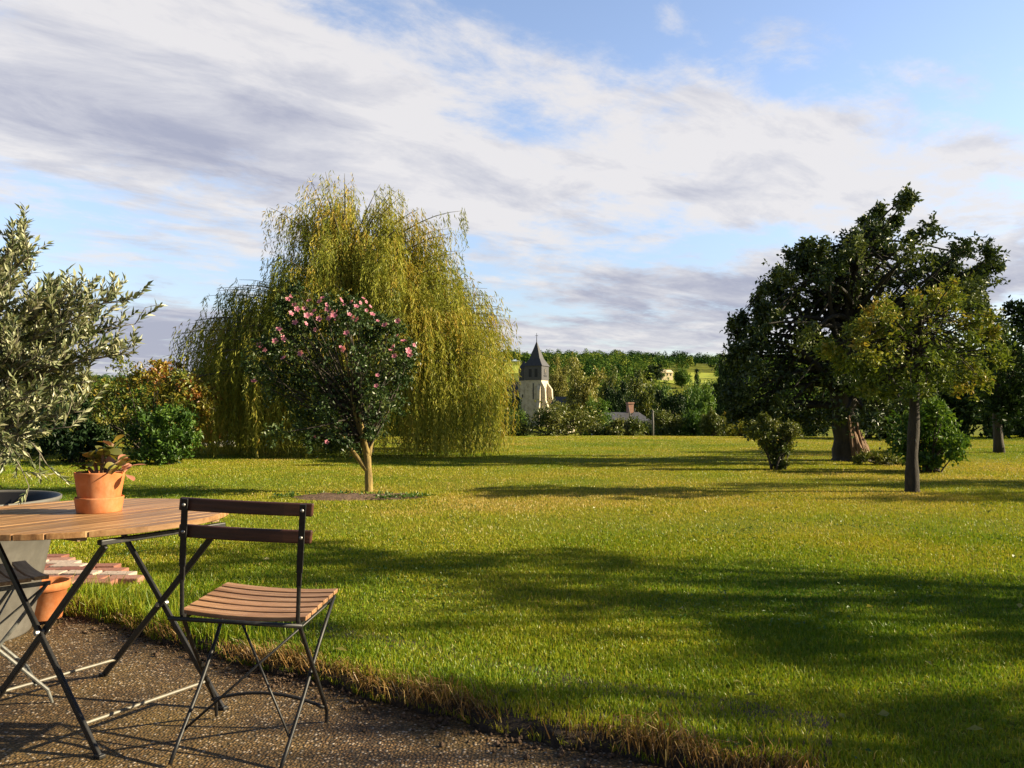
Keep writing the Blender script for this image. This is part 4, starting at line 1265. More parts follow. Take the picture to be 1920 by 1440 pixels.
def bistro_table():
    root = empty('bistro_table', (-1.49, 2.865, 0.006), math.radians(-31))
    tag(root, 'round folding slatted wooden table on black crossed legs', 'table')
    # local x = along u (down right), local y = along the slats
    R0, th, zt = 0.505, 0.02, 0.713
    rr = random.Random(2)
    mb = MB(); w, gap = 0.0635, 0.0045
    cx0, cy0 = -0.095, -0.03
    k = int(2 * R0 / (w + gap)) + 1
    x0 = -k * (w + gap) / 2
    for i in range(k):
        a = max(x0 + i * (w + gap), -R0 + 0.006); b = min(a + w, R0 - 0.006)
        if b - a < 0.02: continue
        xs = np.linspace(a, b, 6)
        yt = np.sqrt(np.maximum(R0 ** 2 - xs ** 2, 0.001))
        dz = rr.uniform(-0.001, 0.001)
        poly = [(x + cx0, y + cy0) for x, y in zip(xs, yt)] + [(x + cx0, -y + cy0) for x, y in zip(xs[::-1], yt[::-1])]
        n_ = len(poly)
        V = [(x, y, zt + dz) for x, y in poly] + [(x, y, zt - th + dz) for x, y in poly]
        Fs = [tuple(range(n_))[::-1], tuple(range(n_, 2 * n_))] + [(j, (j + 1) % n_, n_ + (j + 1) % n_, n_ + j) for j in range(n_)]
        mb.add(V, Fs, rr.uniform(0.25, 0.9))
    tt = mb.obj('tabletop', M['table_wood'], root, local=True)
    md = tt.modifiers.new('bevel', 'BEVEL'); md.width = 0.0015; md.segments = 1; md.limit_method = 'ANGLE'; md.angle_limit = 0.9
    for y in (-0.25, 0.25):
        mb = MB(); Lh = math.sqrt(R0 ** 2 - y ** 2) - 0.02
        mb.box((cx0, y + cy0, zt - th - 0.0065), (2 * Lh, 0.032, 0.012), None, 0.2, 0.002)
        mb.obj('batten', M['weathered_wood'], root, local=True)
    for x in (-0.345, 0.345):
        mb = MB()
        mb.box((x, 0.0, zt - th - 0.022), (0.026, 0.475, 0.017), None, 0.5, 0.003)
        mb.obj('rail', M['black_iron'], root, local=True)
    zt2 = zt - th - 0.032
    for sy in (-1, 1):
        for sx in (-1, 1):
            yo = sy * (0.225 + (0.008 if sx > 0 else -0.008))
            mb = MB()
            mb.bar((-sx * 0.345, yo, zt2), (sx * 0.36, yo, 0.002), (1, 0, 0.3), 0.024, 0.011, 0.5, 0.003)
            mb.box((sx * 0.362, yo, 0.006), (0.034, 0.022, 0.012), None, 0.5, 0.003)
            mb.obj('leg', M['black_iron'], root, local=True)
        mb = MB(); t_ = np.linspace(0, 1, 3)
        mb.tube([(0.002, sy * 0.205, 0.34), (0.002, sy * 0.25, 0.34)], 0.010, 10)
        mb.obj('pivot_bolt', M['steel'], root, local=True)
    for sx in (-1, 1):
        mb = MB(); z = 0.085
        x = sx * (0.36 - 0.72 * z / 0.66)
        mb.tube([(x, -0.225, z), (x, 0.225, z)], 0.0065, 8)
        mb.obj('crossbar', M['pale_iron'], root, local=True)


bistro_table()


# ------------------------------------------------------------------ chairs
def bistro_chair(loc, rz, label, seat, back, iron, tilt=0.0, rack=0.0):
    root = empty('bistro_chair', loc, rz)
    root.rotation_euler = (0, math.radians(tilt), rz)
    root.scale = (1, 1, 1.015)
    tag(root, label, 'chair', 'folding garden chairs at the table')
    rr = random.Random(12)
    # local x = sideways, y = forward (away from the backrest)
    mb = MB()
    n_ = 6; d0, d1 = -0.165, 0.175
    sw = (d1 - d0) / n_
    for i in range(n_):
        y = d0 + sw * (i + 0.5)
        pts = np.linspace(-0.20, 0.20, 9)
        V = []; z0 = 0.452 + 0.012 * (i / (n_ - 1))
        for x in pts:
            dz = 0.010 * (x / 0.2) ** 2 - 0.004
            for yy, zz in ((-sw / 2 + 0.004, -0.014), (sw / 2 - 0.004, -0.014), (sw / 2 - 0.004, 0), (-sw / 2 + 0.004, 0)):
                V.append((x, y + yy, z0 + dz + zz))
        Fs = []
        for k in range(len(pts) - 1):
            for q in range(4):
                Fs.append((k * 4 + q, k * 4 + (q + 1) % 4, (k + 1) * 4 + (q + 1) % 4, (k + 1) * 4 + q)[::-1])
        Fs += [(0, 1, 2, 3), tuple((len(pts) - 1) * 4 + q for q in (3, 2, 1, 0))]
        mb.add(V, Fs, rr.uniform(0.3, 0.9))
    o = mb.obj('seat', seat, root, local=True)
    md = o.modifiers.new('bevel', 'BEVEL'); md.width = 0.002; md.segments = 2; md.limit_method = 'ANGLE'
    for z in (0.788, 0.706):
        mb = MB()
        pts = np.linspace(-0.208, 0.208, 11); V = []
        yb = -0.178 - (z - 0.45) * 0.16
        for x in pts:
            dy = 0.016 * (1 - (x / 0.208) ** 2)
            for yy, zz in ((-0.008, -0.0195), (0.008, -0.0195), (0.008, 0.0195), (-0.008, 0.0195)):
                V.append((x, yb + 0.014 - dy + yy, z + zz))
        Fs = []
        for k in range(len(pts) - 1):
            for q in range(4):
                Fs.append((k * 4 + q, k * 4 + (q + 1) % 4, (k + 1) * 4 + (q + 1) % 4, (k + 1) * 4 + q)[::-1])
        Fs += [(0, 1, 2, 3), tuple((len(pts) - 1) * 4 + q for q in (3, 2, 1, 0))]
        mb.add(V, Fs, 0.5)
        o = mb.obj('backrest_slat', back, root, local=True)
        md = o.modifiers.new('bevel', 'BEVEL'); md.width = 0.004; md.segments = 2; md.limit_method = 'ANGLE'
        for sx in (-1, 1):
            mb = MB(); mb.lathe((0, 0, 0), [(0.0055, 0), (0.0045, 0.003), (0.0001, 0.004)], 10)
            b_ = mb.obj('bolt', M['steel'], o, smooth=True, local=True)
            b_.location = (sx * 0.183, yb - 0.0135, z); b_.rotation_euler = (PI / 2, 0, 0)
    for sx in (-1, 1):
        x = sx * 0.183
        # back post runs on down to the front foot
        mb = MB()
        mb.bar((x, -0.2415, 0.806), (x, -0.214, 0.60), (1, 0, 0), 0.019, 0.006, 0.5, 0.001)
        mb.bar((x, -0.214, 0.605), (x, -0.206, 0.555), (1, 0, 0), 0.014, 0.008, 0.5, 0.001)
        mb.tube([(x, -0.207, 0.56), (x, -0.186, 0.452), (x + sx * 0.007, -0.08, 0.33), (x + sx * 0.012, 0.04, 0.20), (x + sx * 0.017, 0.175, 0.05), (x + sx * 0.017, 0.19, 0.0)], [0.0065, 0.0068, 0.0068, 0.0068, 0.0066, 0.006], 8)
        mb.obj('back_post', iron, root, smooth=False, local=True)
        # rear leg from the front of the seat back to the ground
        x2 = sx * 0.176
        mb = MB()
        mb.tube([(x2 + sx * 0.012, 0.172, 0.444), (x2 + sx * 0.002, 0.07, 0.30), (x2, -0.03, 0.17), (x2 - sx * 0.002, -0.14, 0.05), (x2 - sx * 0.004, -0.186, 0.0)], 0.0068, 8)
        mb.obj('leg', iron, root, smooth=True, local=True)
        # seat side rail
        mb = MB(); mb.box((sx * 0.182, 0.0, 0.438), (0.006, 0.36, 0.016), None, 0.5, 0.001); mb.obj('seat_rail', iron, root, local=True)
    mb = MB(); mb.tube([(-0.222, -0.190, 0.436), (0.2, -0.190, 0.436)], 0.007, 8); mb.obj('hinge_bar', iron, root, smooth=True, local=True)
    mb = MB()
    t = np.linspace(-1, 1, 15)
    mb.tube([(0.2 * q, 0.135, 0.075 + 0.035 * (1 - q * q)) for q in t], 0.0055, 7); mb.obj('stretcher', iron, root, smooth=True, local=True)
    for sx in (-1, 1):
        mb = MB(); mb.tube([(sx * 0.178, 0.158, 0.424), (-sx * 0.172, -0.118, 0.074)], 0.0042, 6); mb.obj('brace', iron, root, smooth=True, local=True)
    if rack:      # an old folding chair, racked a little to one side
        for ob in [c for c in bpy.data.objects if c.parent == root]:
            for v in ob.data.vertices: v.co.x += rack * (v.co.z - 0.36)
            for b_ in [c for c in bpy.data.objects if c.parent == ob]: b_.location.x += rack * (b_.location.z - 0.36)
    return root


bistro_chair((-0.846, 2.585, 0.008), math.radians(-4), 'wooden folding chair seen from behind at the patio edge', M['seat_wood'], M['shaded_back_wood'], M['black_iron'], 2.3, 0.05)
bistro_chair((-2.0, 2.96, 0.006), math.radians(-47), 'weathered folding chair between the zinc planter and the table, cut by the frame', M['weathered_wood'], M['weathered_wood'], M['grey_iron'])

# ------------------------------------------------------------------ potted plant on the table
pot_c = A(191, 968, 2.95); pot_c[2] = 0.7195
pc_ = np.array([pot_c[0], 2.93, 0.7195])
root = empty('potted_plant', pc_)
tag(root, 'terracotta pot in a deep saucer with a leggy leaf plant on the wooden table', 'potted plant')
mb = MB(); mb.lathe(pc_, [(0.0, 0.0), (0.074, 0.0), (0.077, 0.004), (0.084, 0.052), (0.0845, 0.056), (0.082, 0.058), (0.079, 0.054), (0.072, 0.012), (0.0, 0.010)], 48)
mb.obj('saucer', M['terracotta'], root, smooth=True)
mb = MB(); mb.lathe(pc_, [(0.0, 0.013), (0.064, 0.013), (0.072, 0.05), (0.086, 0.143), (0.0875, 0.148), (0.0865, 0.151), (0.082, 0.150), (0.080, 0.144), (0.077, 0.125), (0.0, 0.125)], 48)
mb.obj('pot', M['terracotta'], root, smooth=True)
mb = MB(); rngp = np.random.default_rng(14)
prof = [(0.0, 0.137), (0.03, 0.138), (0.06, 0.135), (0.0785, 0.132)]
mb.lathe(pc_, prof[::-1], 24); so = mb.obj('soil', M['soil'], root, smooth=True)
sb = MB(); lv = MB()
top = pc_ + np.array([0, 0, 0.135])
stems = [(-0.028, 0.0, 0.075, 10, 0.35), (0.02, -0.01, 0.095, 11, 0.3), (0.075, -0.02, 0.055, 9, 0.6), (0.03, 0.03, 0.12, 9, 0.5), (-0.05, 0.01, 0.03, 6, 0.1), (0.095, 0.0, 0.03, 6, 0.9)]


def broad_leaf(mb, p, d, nrm, L, W, tint):
    d = d / np.linalg.norm(d); s_ = np.cross(d, nrm); s_ /= np.linalg.norm(s_); n_ = np.cross(s_, d)
    V = []; prof = [(0, .10), (.2, .30), (.45, .85), (.68, 1.0), (.86, .75), (1.0, .12)]
    for f, w in prof:
        c = p + d * L * f - n_ * L * 0.22 * f * f
        V += [c + s_ * W * w / 2 + n_ * W * 0.12 * w, c, c - s_ * W * w / 2 + n_ * W * 0.12 * w]
    Fs = []
    for i in range(len(prof) - 1):
        a = i * 3
        Fs += [(a, a + 1, a + 4, a + 3), (a + 1, a + 2, a + 5, a + 4)]
    mb.add(V, Fs, tint)


for sx, sy, sz, nl, hue in stems:
    e = top + np.array([sx, sy, sz])
    p0 = top + np.array([sx * 0.35, sy * 0.5, -0.02])
    sb.tube(bez(p0, p0 + (e - p0) * np.array([0.2, 0.2, 0.6]), e, 7), np.linspace(0.008, 0.006, 7), 7)
    for q in range(nl):
        a = q * 2.4 + rngp.random()
        el = rngp.uniform(-0.35, 1.0)
        d = np.array([math.cos(a) * math.cos(el), math.sin(a) * math.cos(el), math.sin(el)])
        st_ = e - np.array([0, 0, 0.03 * (q / nl)])
        broad_leaf(lv, st_, d, np.array([0, 0, 1.0]) + 0.4 * rngp.normal(size=3), rngp.uniform(0.042, 0.072), rngp.uniform(0.024, 0.038), float(np.clip(hue + rngp.normal() * 0.22, 0, 1)))
broad_leaf(lv, top + np.array([-0.02, -0.01, 0.04]), np.array([-0.9, -0.1, 0.1]), np.array([0, 0, 1.0]), 0.085, 0.035, 0.05)
sb.obj('stem', M['dead_wood'], root, smooth=True)
lv.obj('leaves', M['succulent_leaf'], root, smooth=True)

# ------------------------------------------------------------------ zinc planter with the olive tree
PC = np.array([-2.72, 3.80, 0.006])
root = empty('planter', PC)
tag(root, 'large round tapered zinc planter at the left edge', 'planter')
mb = MB(); mb.lathe(PC, [(0.0, 0.0), (0.325, 0.0), (0.33, 0.01), (0.440, 0.64), (0.450, 0.648), (0.451, 0.662), (0.446, 0.666), (0.438, 0.66), (0.432, 0.64), (0.40, 0.46), (0.0, 0.46)], 72)
mb.obj('shell', M['zinc'], root, smooth=True)
mb = MB(); mb.lathe(PC, [(0.436, 0.655), (0.428, 0.652), (0.398, 0.47), (0.395, 0.44)], 64); mb.obj('inner_shade', M['dark_void'], root, smooth=True)  # dark sheet added for the shade inside the planter
mb = MB(); mb.lathe(PC, [(0.405, 0.49), (0.3, 0.50), (0.1, 0.51), (0.0, 0.512)], 40); mb.obj('soil', M['soil'], root, smooth=True)


def olive():
    rng = np.random.default_rng(77)
    base = PC + np.array([-0.02, 0.02, 0.50])
    root = empty('olive_tree', base)
    tag(root, 'silvery olive tree growing out of the zinc planter', 'tree')
    mb = MB()
    trunk = np.array([base + np.array(p) for p in ((0, 0, -0.12), (0.01, 0, 0.1), (0.05, -0.01, 0.3), (0.08, 0, 0.55), (0.1, 0.02, 0.8), (0.12, 0, 1.1), (0.2, 0, 1.35))])
    mb.tube(trunk, [0.042, 0.036, 0.031, 0.027, 0.022, 0.016, 0.009], 10)
    # branch tips by photo place and depth offset: x, y, dy, shoots
    tips = [(50, 408, 0.0, 7), (20, 425, 0.1, 6), (85, 455, -0.1, 6), (5, 470, -0.2, 6), (60, 500, 0.2, 6), (30, 540, -0.25, 8), (95, 535, 0.1, 7), (150, 520, 0.15, 7), (195, 520, -0.1, 7), (235, 530, 0.05, 6), (265, 528, 0.0, 4), (120, 570, -0.2, 8), (175, 565, 0.2, 7), (220, 575, -0.15, 6), (255, 585, 0.1, 4), (70, 590, 0.25, 8), (20, 610, 0.1, 8),
            (140, 620, 0.1, 7), (185, 630, -0.1, 6), (235, 640, 0.1, 6), (270, 645, 0.0, 5), (90, 650, -0.25, 7), (40, 670, -0.1, 7), (205, 660, 0.2, 5), (160, 685, -0.15, 6), (110, 700, 0.1, 6), (60, 730, 0.2, 6), (20, 720, -0.2, 6), (190, 715, 0.05, 4), (130, 745, -0.2, 5), (170, 770, 0.05, 4), (90, 790, 0.1, 5), (40, 800, -0.2, 6), (175, 800, -0.1, 3), (70, 850, -0.15, 5), (20, 860, 0.1, 6), (110, 905, -0.2, 3), (95, 870, 0.0, 4), (45, 905, -0.25, 5), (10, 920, -0.3, 5),
            (-40, 480, 0.1, 7), (-60, 560, -0.2, 8), (-90, 620, 0.2, 8), (-40, 640, -0.35, 8), (-80, 720, -0.2, 8), (-140, 560, 0.1, 8), (-160, 660, -0.1, 8), (-40, 780, -0.3, 6), (-110, 800, 0.1, 6), (-20, 870, -0.3, 5), (-30, 430, -0.1, 6), (10, 560, -0.1, 7), (-10, 520, 0.1, 7), (30, 620, 0.2, 7), (60, 625, -0.2, 7), (110, 612, 0.3, 6), (135, 655, -0.2, 5), (75, 690, 0.25, 6), (0, 760, 0.1, 6), (45, 470, 0.1, 6), (20, 500, -0.2, 7), (75, 545, -0.2, 6), (150, 590, 0.0, 6), (205, 600, 0.1, 5), (-20, 680, 0.1, 7), (35, 760, -0.2, 5), (100, 745, 0.2, 4)]
    P = []; D = []; N = []; T = []
    Y0 = PC[1]
    for px, py, dy, ns in tips:
        px = px - (20 if px > 120 else 8); py = py + 34 if py < 560 else py + 18 if py < 660 else py
        tip = A(px, py, Y0); tip[1] = Y0 + dy
        hgt_ = tip[2] - base[2]
        idx = np.clip((hgt_ * 0.55 + 0.25) / 1.35, 0.15, 0.98) * 6
        i = int(min(idx, 5)); t = idx - i
        p0 = trunk[i] * (1 - t) + trunk[i + 1] * t
        d = tip - p0
        lift = np.array([0, 0, 0.16 * np.linalg.norm(d)])
        if hgt_ < 0.45: lift = np.array([0, 0, 0.45])
        c = bez(p0, p0 + d * 0.5 + lift * (1 if hgt_ > 0.6 else 0.8) + rng.normal(size=3) * 0.04, tip, 12)
        mb.tube(c, np.linspace(0.0085, 0.0022, 12), 5)
        # shoots along the outer half of the branch
        for q in range(int(ns * 2.6)):
            a = 1.0 if q == 0 else rng.uniform(0.4, 1.0)
            st = c[min(11, int(a * 11))]
            bd = norm(c[11] - c[8])
            sd = norm(bd * 0.6 + rng.normal(size=3) * 0.42 + np.array([0, 0, 0.85 if hgt_ > 0.4 else 0.0]))
            ln = rng.uniform(0.09, 0.17)
            e = st + sd * ln
            mb.tube([st, (st + e) / 2 + rng.normal(size=3) * 0.01, e], [0.0022, 0.0018, 0.001], 4)
            m = int(ln / 0.019)
            w = (np.arange(m) + 0.5) / m
            for sgn in (-1, 1):
                pos = st + sd * ln * w[:, None]
                ax = norm(np.cross(sd, rng.normal(size=3)))
                ax2 = np.cross(sd, ax)
                phi = (np.arange(m) % 2) * PI / 2 + rng.random(m) * 0.5
                side = (np.cos(phi)[:, None] * ax + np.sin(phi)[:, None] * ax2) * sgn
                ld = norm(side * 0.65 + sd * 0.95 + rng.normal(size=(m, 3)) * 0.18)
                P.append(pos); D.append(ld); N.append(norm(np.cross(ld, np.cross(sd, side)) + rng.normal(size=(m, 3)) * 0.5))
                T.append(np.clip(0.5 + rng.normal(size=m) * 0.27, 0, 1))
    P = np.concatenate(P); D = np.concatenate(D); N = np.concatenate(N); T = np.concatenate(T)
    q = 0.7 + 0.6 * rng.random(len(P))
    V, Fq = leaves(P, D, N, 0.043 * q, 0.0145 * q, 0.12)
    build('crown', V, Fq, M['olive_leaf'], root, np.repeat(T, 4))
    mb.obj('trunk', M['olive_bark'], root, smooth=True)


olive()

# pale cream flower clump seen over the planter rim, at the back left
rng = np.random.default_rng(66)

# terracotta pot half hidden behind the planter
tc_ = np.array([-2.44, 4.22, 0.0])
tc_ = G(80, 1172); tc_ = np.array([tc_[0], tc_[1] + 0.02, 0.03])
root = empty('terracotta_pot', tc_)
tag(root, 'empty orange terracotta pot on the ground half hidden behind the zinc planter', 'pot')
mb = MB(); mb.lathe(tc_, [(0.0, 0), (0.075, 0), (0.078, 0.005), (0.100, 0.15), (0.110, 0.152), (0.113, 0.188), (0.108, 0.192), (0.101, 0.188), (0.097, 0.15), (0.075, 0.02), (0.0, 0.018)], 44)
mb.obj('body', M['terracotta'], root, smooth=True)
mb = MB(); mb.lathe(tc_, [(0.095, 0.13), (0.05, 0.136), (0.0, 0.138)], 24); mb.obj('soil', M['soil'], root, smooth=True)

# ------------------------------------------------------------------ grass
def blades(P, z0, h, w, lean, rng, tint, seg=1, droop=None):
    n_ = len(P)
    a = rng.random(n_) * 2 * PI
    side = np.stack([np.cos(a), np.sin(a), np.zeros(n_)], 1)
    b = rng.random(n_) * 2 * PI
    ld = np.stack([np.cos(b), np.sin(b), np.zeros(n_)], 1) if droop is None else droop
    base = np.c_[P, z0]
    up = np.array([0, 0, 1.0])
    wv = side * (w / 2)[:, None]
    if seg == 1:
        tip = base + up * (h * np.cos(lean))[:, None] + ld * (h * np.sin(lean))[:, None]
        V = np.stack([base - wv, base + wv, tip], 1).reshape(-1, 3)
        Fq = np.arange(n_ * 3).reshape(-1, 3)
        return V, [Fq], np.repeat(tint, 3)
    m1 = base + up * (h * 0.5 * np.cos(lean * 0.5))[:, None] + ld * (h * 0.5 * np.sin(lean * 0.5))[:, None]
    tip = m1 + up * (h * 0.5 * np.cos(lean * 1.6))[:, None] + ld * (h * 0.5 * np.sin(lean * 1.6))[:, None]
    V = np.stack([base - wv, base + wv, m1 + wv * 0.8, m1 - wv * 0.8, tip], 1).reshape(-1, 3)
    k = np.arange(n_)[:, None] * 5
    return V, [k + np.array([[0, 1, 2, 3]]), k + np.array([[3, 2, 4]])], np.repeat(tint, 5)


def fbm(x, y, seed, sc):
    r = np.random.default_rng(seed)
    v = np.zeros_like(x); amp = 1.0; tot = 0
    for o in range(5):
        for q in range(3):
            a = r.random() * 2 * PI; f = sc * (1.9 ** o) * r.uniform(0.7, 1.3)
            v += amp * np.sin((x * math.cos(a) + y * math.sin(a)) * f + r.random() * 6.28 + 1.3 * np.sin((x * math.sin(a) - y * math.cos(a)) * f * 0.7 + r.random() * 6))
            tot += amp
        amp *= 0.6
    return v / tot * 1.6      # about -1..1


def grass_tint(x, y, rng):
    t = 0.42 + 0.33 * fbm(x, y, 1, 0.35) + 0.2 * fbm(x, y, 2, 1.7) + rng.normal(size=len(x)) * 0.13
    t = t - 0.05 + 0.26 * sstep(3.5, 10, y)
    t = t + 0.35 * np.clip(fbm(x, y, 3, 0.9) - 0.25, 0, 1) - 0.35 * np.clip(fbm(x, y, 4, 1.3) - 0.3, 0, 1)
    t = t + (rng.random(len(x)) < 0.06) * 0.4
    return np.clip(t, 0, 1)


def lawn():
    rng = np.random.default_rng(101)
    bands = [(1.2, 2.0, 9000), (2.0, 4.2, 15000), (4.2, 7.0, 7500), (7.0, 11.0, 3400), (11.0, 17.0, 1300), (17.0, 26.0, 620), (26.0, 36.0, 380)]
    VV = []; FF3 = []; FF4 = []; TT = []; nv = 0
    for y0, y1, dens in bands:
        half = 0.80
        area = half * (y1 ** 2 - y0 ** 2) + 3.4 * (y1 - y0)
        n_ = int(area * dens)
        y = np.sqrt(rng.random(n_) * (y1 ** 2 - y0 ** 2) + y0 ** 2)
        x = rng.uniform(-1, 1, n_) * (half * y + 1.7)
        P = np.stack([x, y], 1)
        if y0 < 7:
            d, ins = edge_dist(P)
            keep = ~ins | (d < 0.02)
        else:
            d = np.full(n_, 9.0); keep = np.ones(n_, bool)
        # off the paving and thin over the soil bed
        if y0 < 7:
            mn, mx = pc.min(0), pc.max(0)
            box = (x > mn[0]) & (x < mx[0]) & (y > mn[1]) & (y < mx[1])
            keep &= ~(box & np.array([inpoly(p, pc) if bq else False for p, bq in zip(P, box)]))
        bed = ((x - bc[0]) / 0.88) ** 2 + ((y - bc[1]) / 0.34) ** 2 < 1
        keep &= ~(bed & (rng.random(n_) < 0.85))
        P = P[keep]; d = d[keep]; x, y = P.T
        patch = fbm(x, y, 5, 2.2)
        hh = (0.026 + 0.008 * patch + 0.005 * rng.normal(size=len(x))) * (1 + 0.5 * np.exp(-(d / 0.15) ** 2))
        hh = np.maximum(hh, 0.012)
        near_left = (x < -1.6) & (y < 5.2)
        hh = np.where(near_left, hh * 1.5, hh)
        w = 0.0020 + 0.00085 * y
        w = w * (0.7 + 0.6 * rng.random(len(x)))
        lean = np.abs(rng.normal(0.5, 0.32, len(x)))
        t = grass_tint(x, y, rng)
        t = np.clip(t + 0.40 * np.exp(-(d / 0.12) ** 2) * (0.5 + 0.5 * fbm(x, y, 31, 3.0)), 0, 1)
        z0 = lip(d) + hgt(x, y) - 0.004
        V, Fl, T = blades(P, z0, hh, w, lean, rng, t, 2 if y0 < 7 else 1)
        VV.append(V); TT.append(T)
        for f in Fl:
            (FF4 if f.shape[1] == 4 else FF3).append(f + nv)
        nv += len(V)
    o = build('lawn_grass', np.concatenate(VV), [np.concatenate(FF4), np.concatenate(FF3)], M['grass_blade'], None, np.concatenate(TT))
    tag(o, 'mown green and yellowing lawn running from the patio to the trees', 'grass', kind='stuff')
    # longer straw hanging over the patio edge
    n_ = 6500
    s_ = rng.random(n_) * (len(EDGE) - 2)
    i = s_.astype(int); f = (s_ - i)[:, None]
    q = EDGE[i] * (1 - f) + EDGE[i + 1] * f
    off = rng.normal(0.03, 0.045, n_)
    P = q + nor[i] * off[:, None]
    clump = fbm(P[:, 0], P[:, 1], 41, 5.0)
    sel = clump + rng.normal(size=n_) * 0.25 > -0.15
    P = P[sel]; i = i[sel]; s_ = s_[sel]; n_ = len(P)
    frac = s_ / len(EDGE)
    strength = 0.35 + 0.55 * sstep(0.4, 0.75, frac) + 0.3 * np.sin(s_ * 0.4) * np.sin(s_ * 0.13 + 1)
    h = rng.uniform(0.05, 0.17, n_) * np.clip(strength, 0.2, 1.3)
    dr = np.c_[-nor[i] + rng.normal(size=(n_, 2)) * 0.5, np.zeros(n_)]
    dr /= np.linalg.norm(dr, axis=1)[:, None]
    lean = np.clip(rng.normal(0.95, 0.3, n_), 0.1, 1.4)
    t = np.clip(rng.normal(0.45, 0.3, n_), 0, 1)
    V, Fl, T = blades(P, 0.035 + 0.02 * rng.random(n_), h, rng.uniform(0.002, 0.0042, n_), lean, rng, t, 2, dr)
    V[:, 2] = np.maximum(V[:, 2], 0.009)
    tag(build('dry_grass', V, Fl, M['dry_grass'], None, T), 'dry straw coloured grass hanging over the patio edge', 'dry grass', kind='stuff')
    # tall green tufts by the patio corner
    n_ = 1500
    cxy = np.array([G(px, py)[:2] for px, py in ((150, 1150), (200, 1165), (250, 1170), (300, 1190), (330, 1195), (270, 1150), (390, 1215), (440, 1225), (180, 1135), (310, 1160))])
    P = cxy[rng.integers(0, len(cxy), n_)] + rng.normal(size=(n_, 2)) * np.array([0.13, 0.07])
    d, ins = edge_dist(P); P = P[~ins | (d < 0.03)]; n_ = len(P)
    V, Fl, T = blades(P, np.full(n_, 0.03), rng.uniform(0.06, 0.19, n_), rng.uniform(0.003, 0.0055, n_), np.abs(rng.normal(0.4, 0.25, n_)), rng, np.clip(rng.normal(0.45, 0.2, n_), 0, 1), 2)
    tag(build('long_grass', V, Fl, M['grass_blade'], None, T), 'tufts of long uncut grass at the patio corner by the table', 'long grass', kind='stuff')
    # clover and plantain patches in the near lawn
    n_ = 26000
    y = np.sqrt(rng.random(n_) * (11 ** 2 - 2.3 ** 2) + 2.3 ** 2); x = rng.uniform(-0.75, 0.75, n_) * y
    P = np.stack([x, y], 1); d, ins = edge_dist(P)
    sel = (~ins) & (fbm(x, y, 61, 1.9) + rng.normal(size=n_) * 0.15 > 0.42) & (d > 0.06)
    P = P[sel]; d = d[sel]; n_ = len(P)
    d3 = norm(np.c_[rng.normal(size=(n_, 2)), np.abs(rng.normal(size=n_)) * 0.5])
    V, Fq = leaves(np.c_[P, 0.016 + lip(d) + rng.random(n_) * 0.012], d3, norm(rng.normal(size=(n_, 3)) * 0.35 + np.array([0, 0, 1])), rng.uniform(0.012, 0.034, n_), rng.uniform(0.009, 0.018, n_))
    tag(build('clover', V, Fq, M['weed_leaf'], None, np.repeat(rng.random(n_), 4)), 'dark green clover and small weeds growing in patches through the lawn', 'clover', kind='stuff')
    # crumbs of earth and grit along the foot of the turf
    n_ = 1500
    s_ = rng.random(n_) * (len(EDGE) - 2); i = s_.astype(int); f = (s_ - i)[:, None]
    P = EDGE[i] * (1 - f) + EDGE[i + 1] * f - nor[i] * np.abs(rng.normal(0.0, 0.09, n_))[:, None]
    r_ = rng.uniform(0.0025, 0.009, n_) * (0.5 + rng.random(n_))
    o8 = norm(np.array([[1, 0, 0], [0, 1, 0], [-1, 0, 0], [0, -1, 0], [0, 0, 1], [0, 0, -1]], float))
    V = (np.c_[P, 0.006 + r_ * 0.5][:, None, :] + o8[None] * r_[:, None, None] * rng.uniform(0.6, 1.3, (n_, 6, 1))).reshape(-1, 3)
    k_ = np.arange(n_)[:, None] * 6
    Fq = np.concatenate([k_ + np.array([t_]) for t_ in ((0, 1, 4), (1, 2, 4), (2, 3, 4), (3, 0, 4), (1, 0, 5), (2, 1, 5), (3, 2, 5), (0, 3, 5))])
    tag(build('soil_crumbs', V, Fq, M['bed_soil'], None, None, True), 'crumbs of earth and grit lying on the patio below the turf edge', 'soil crumbs', kind='stuff')
    # a few fallen leaves
    n_ = 420
    y = rng.uniform(2.6, 22, n_); x = rng.uniform(-0.7, 0.75, n_) * y
    P = np.stack([x, y], 1); d, ins = edge_dist(P); P = P[~ins]; n_ = len(P)
    d3 = norm(np.c_[rng.normal(size=(n_, 2)), rng.normal(size=n_) * 0.25])
    V, Fq = leaves(np.c_[P, 0.022 + lip(edge_dist(P)[0]) * 1.0], d3, norm(rng.normal(size=(n_, 3)) * 0.35 + np.array([0, 0, 1])), rng.uniform(0.03, 0.06, n_), rng.uniform(0.02, 0.035, n_))
    tag(build('fallen_leaves', V, Fq, M['yellow_leaf'], None, np.repeat(rng.random(n_), 4)), 'pale fallen leaves scattered thinly over the lawn', 'fallen leaves', kind='stuff')
    # weeds in the soil bed
    n_ = 900
    a = rng.random(n_) * 2 * PI; r_ = np.sqrt(rng.random(n_))
    P = np.c_[bc[0] + 1.05 * r_ * np.cos(a), bc[1] + 0.36 * r_ * np.sin(a)]
    m = fbm(P[:, 0], P[:, 1], 9, 4.0) > 0.0
    P = P[m]; n_ = len(P)
    d3 = norm(np.c_[rng.normal(size=(n_, 2)), np.abs(rng.normal(size=n_)) * 0.8])
    V, Fq = leaves(np.c_[P, np.full(n_, 0.03)], d3, norm(rng.normal(size=(n_, 3)) * 0.4 + np.array([0, 0, 1])), rng.uniform(0.03, 0.075, n_), rng.uniform(0.014, 0.03, n_))
    tag(build('weeds', V, Fq, M['weed_leaf'], None, np.repeat(rng.random(n_), 4)), 'small green weeds scattered over the bare earth bed', 'weeds', kind='stuff')


lawn()

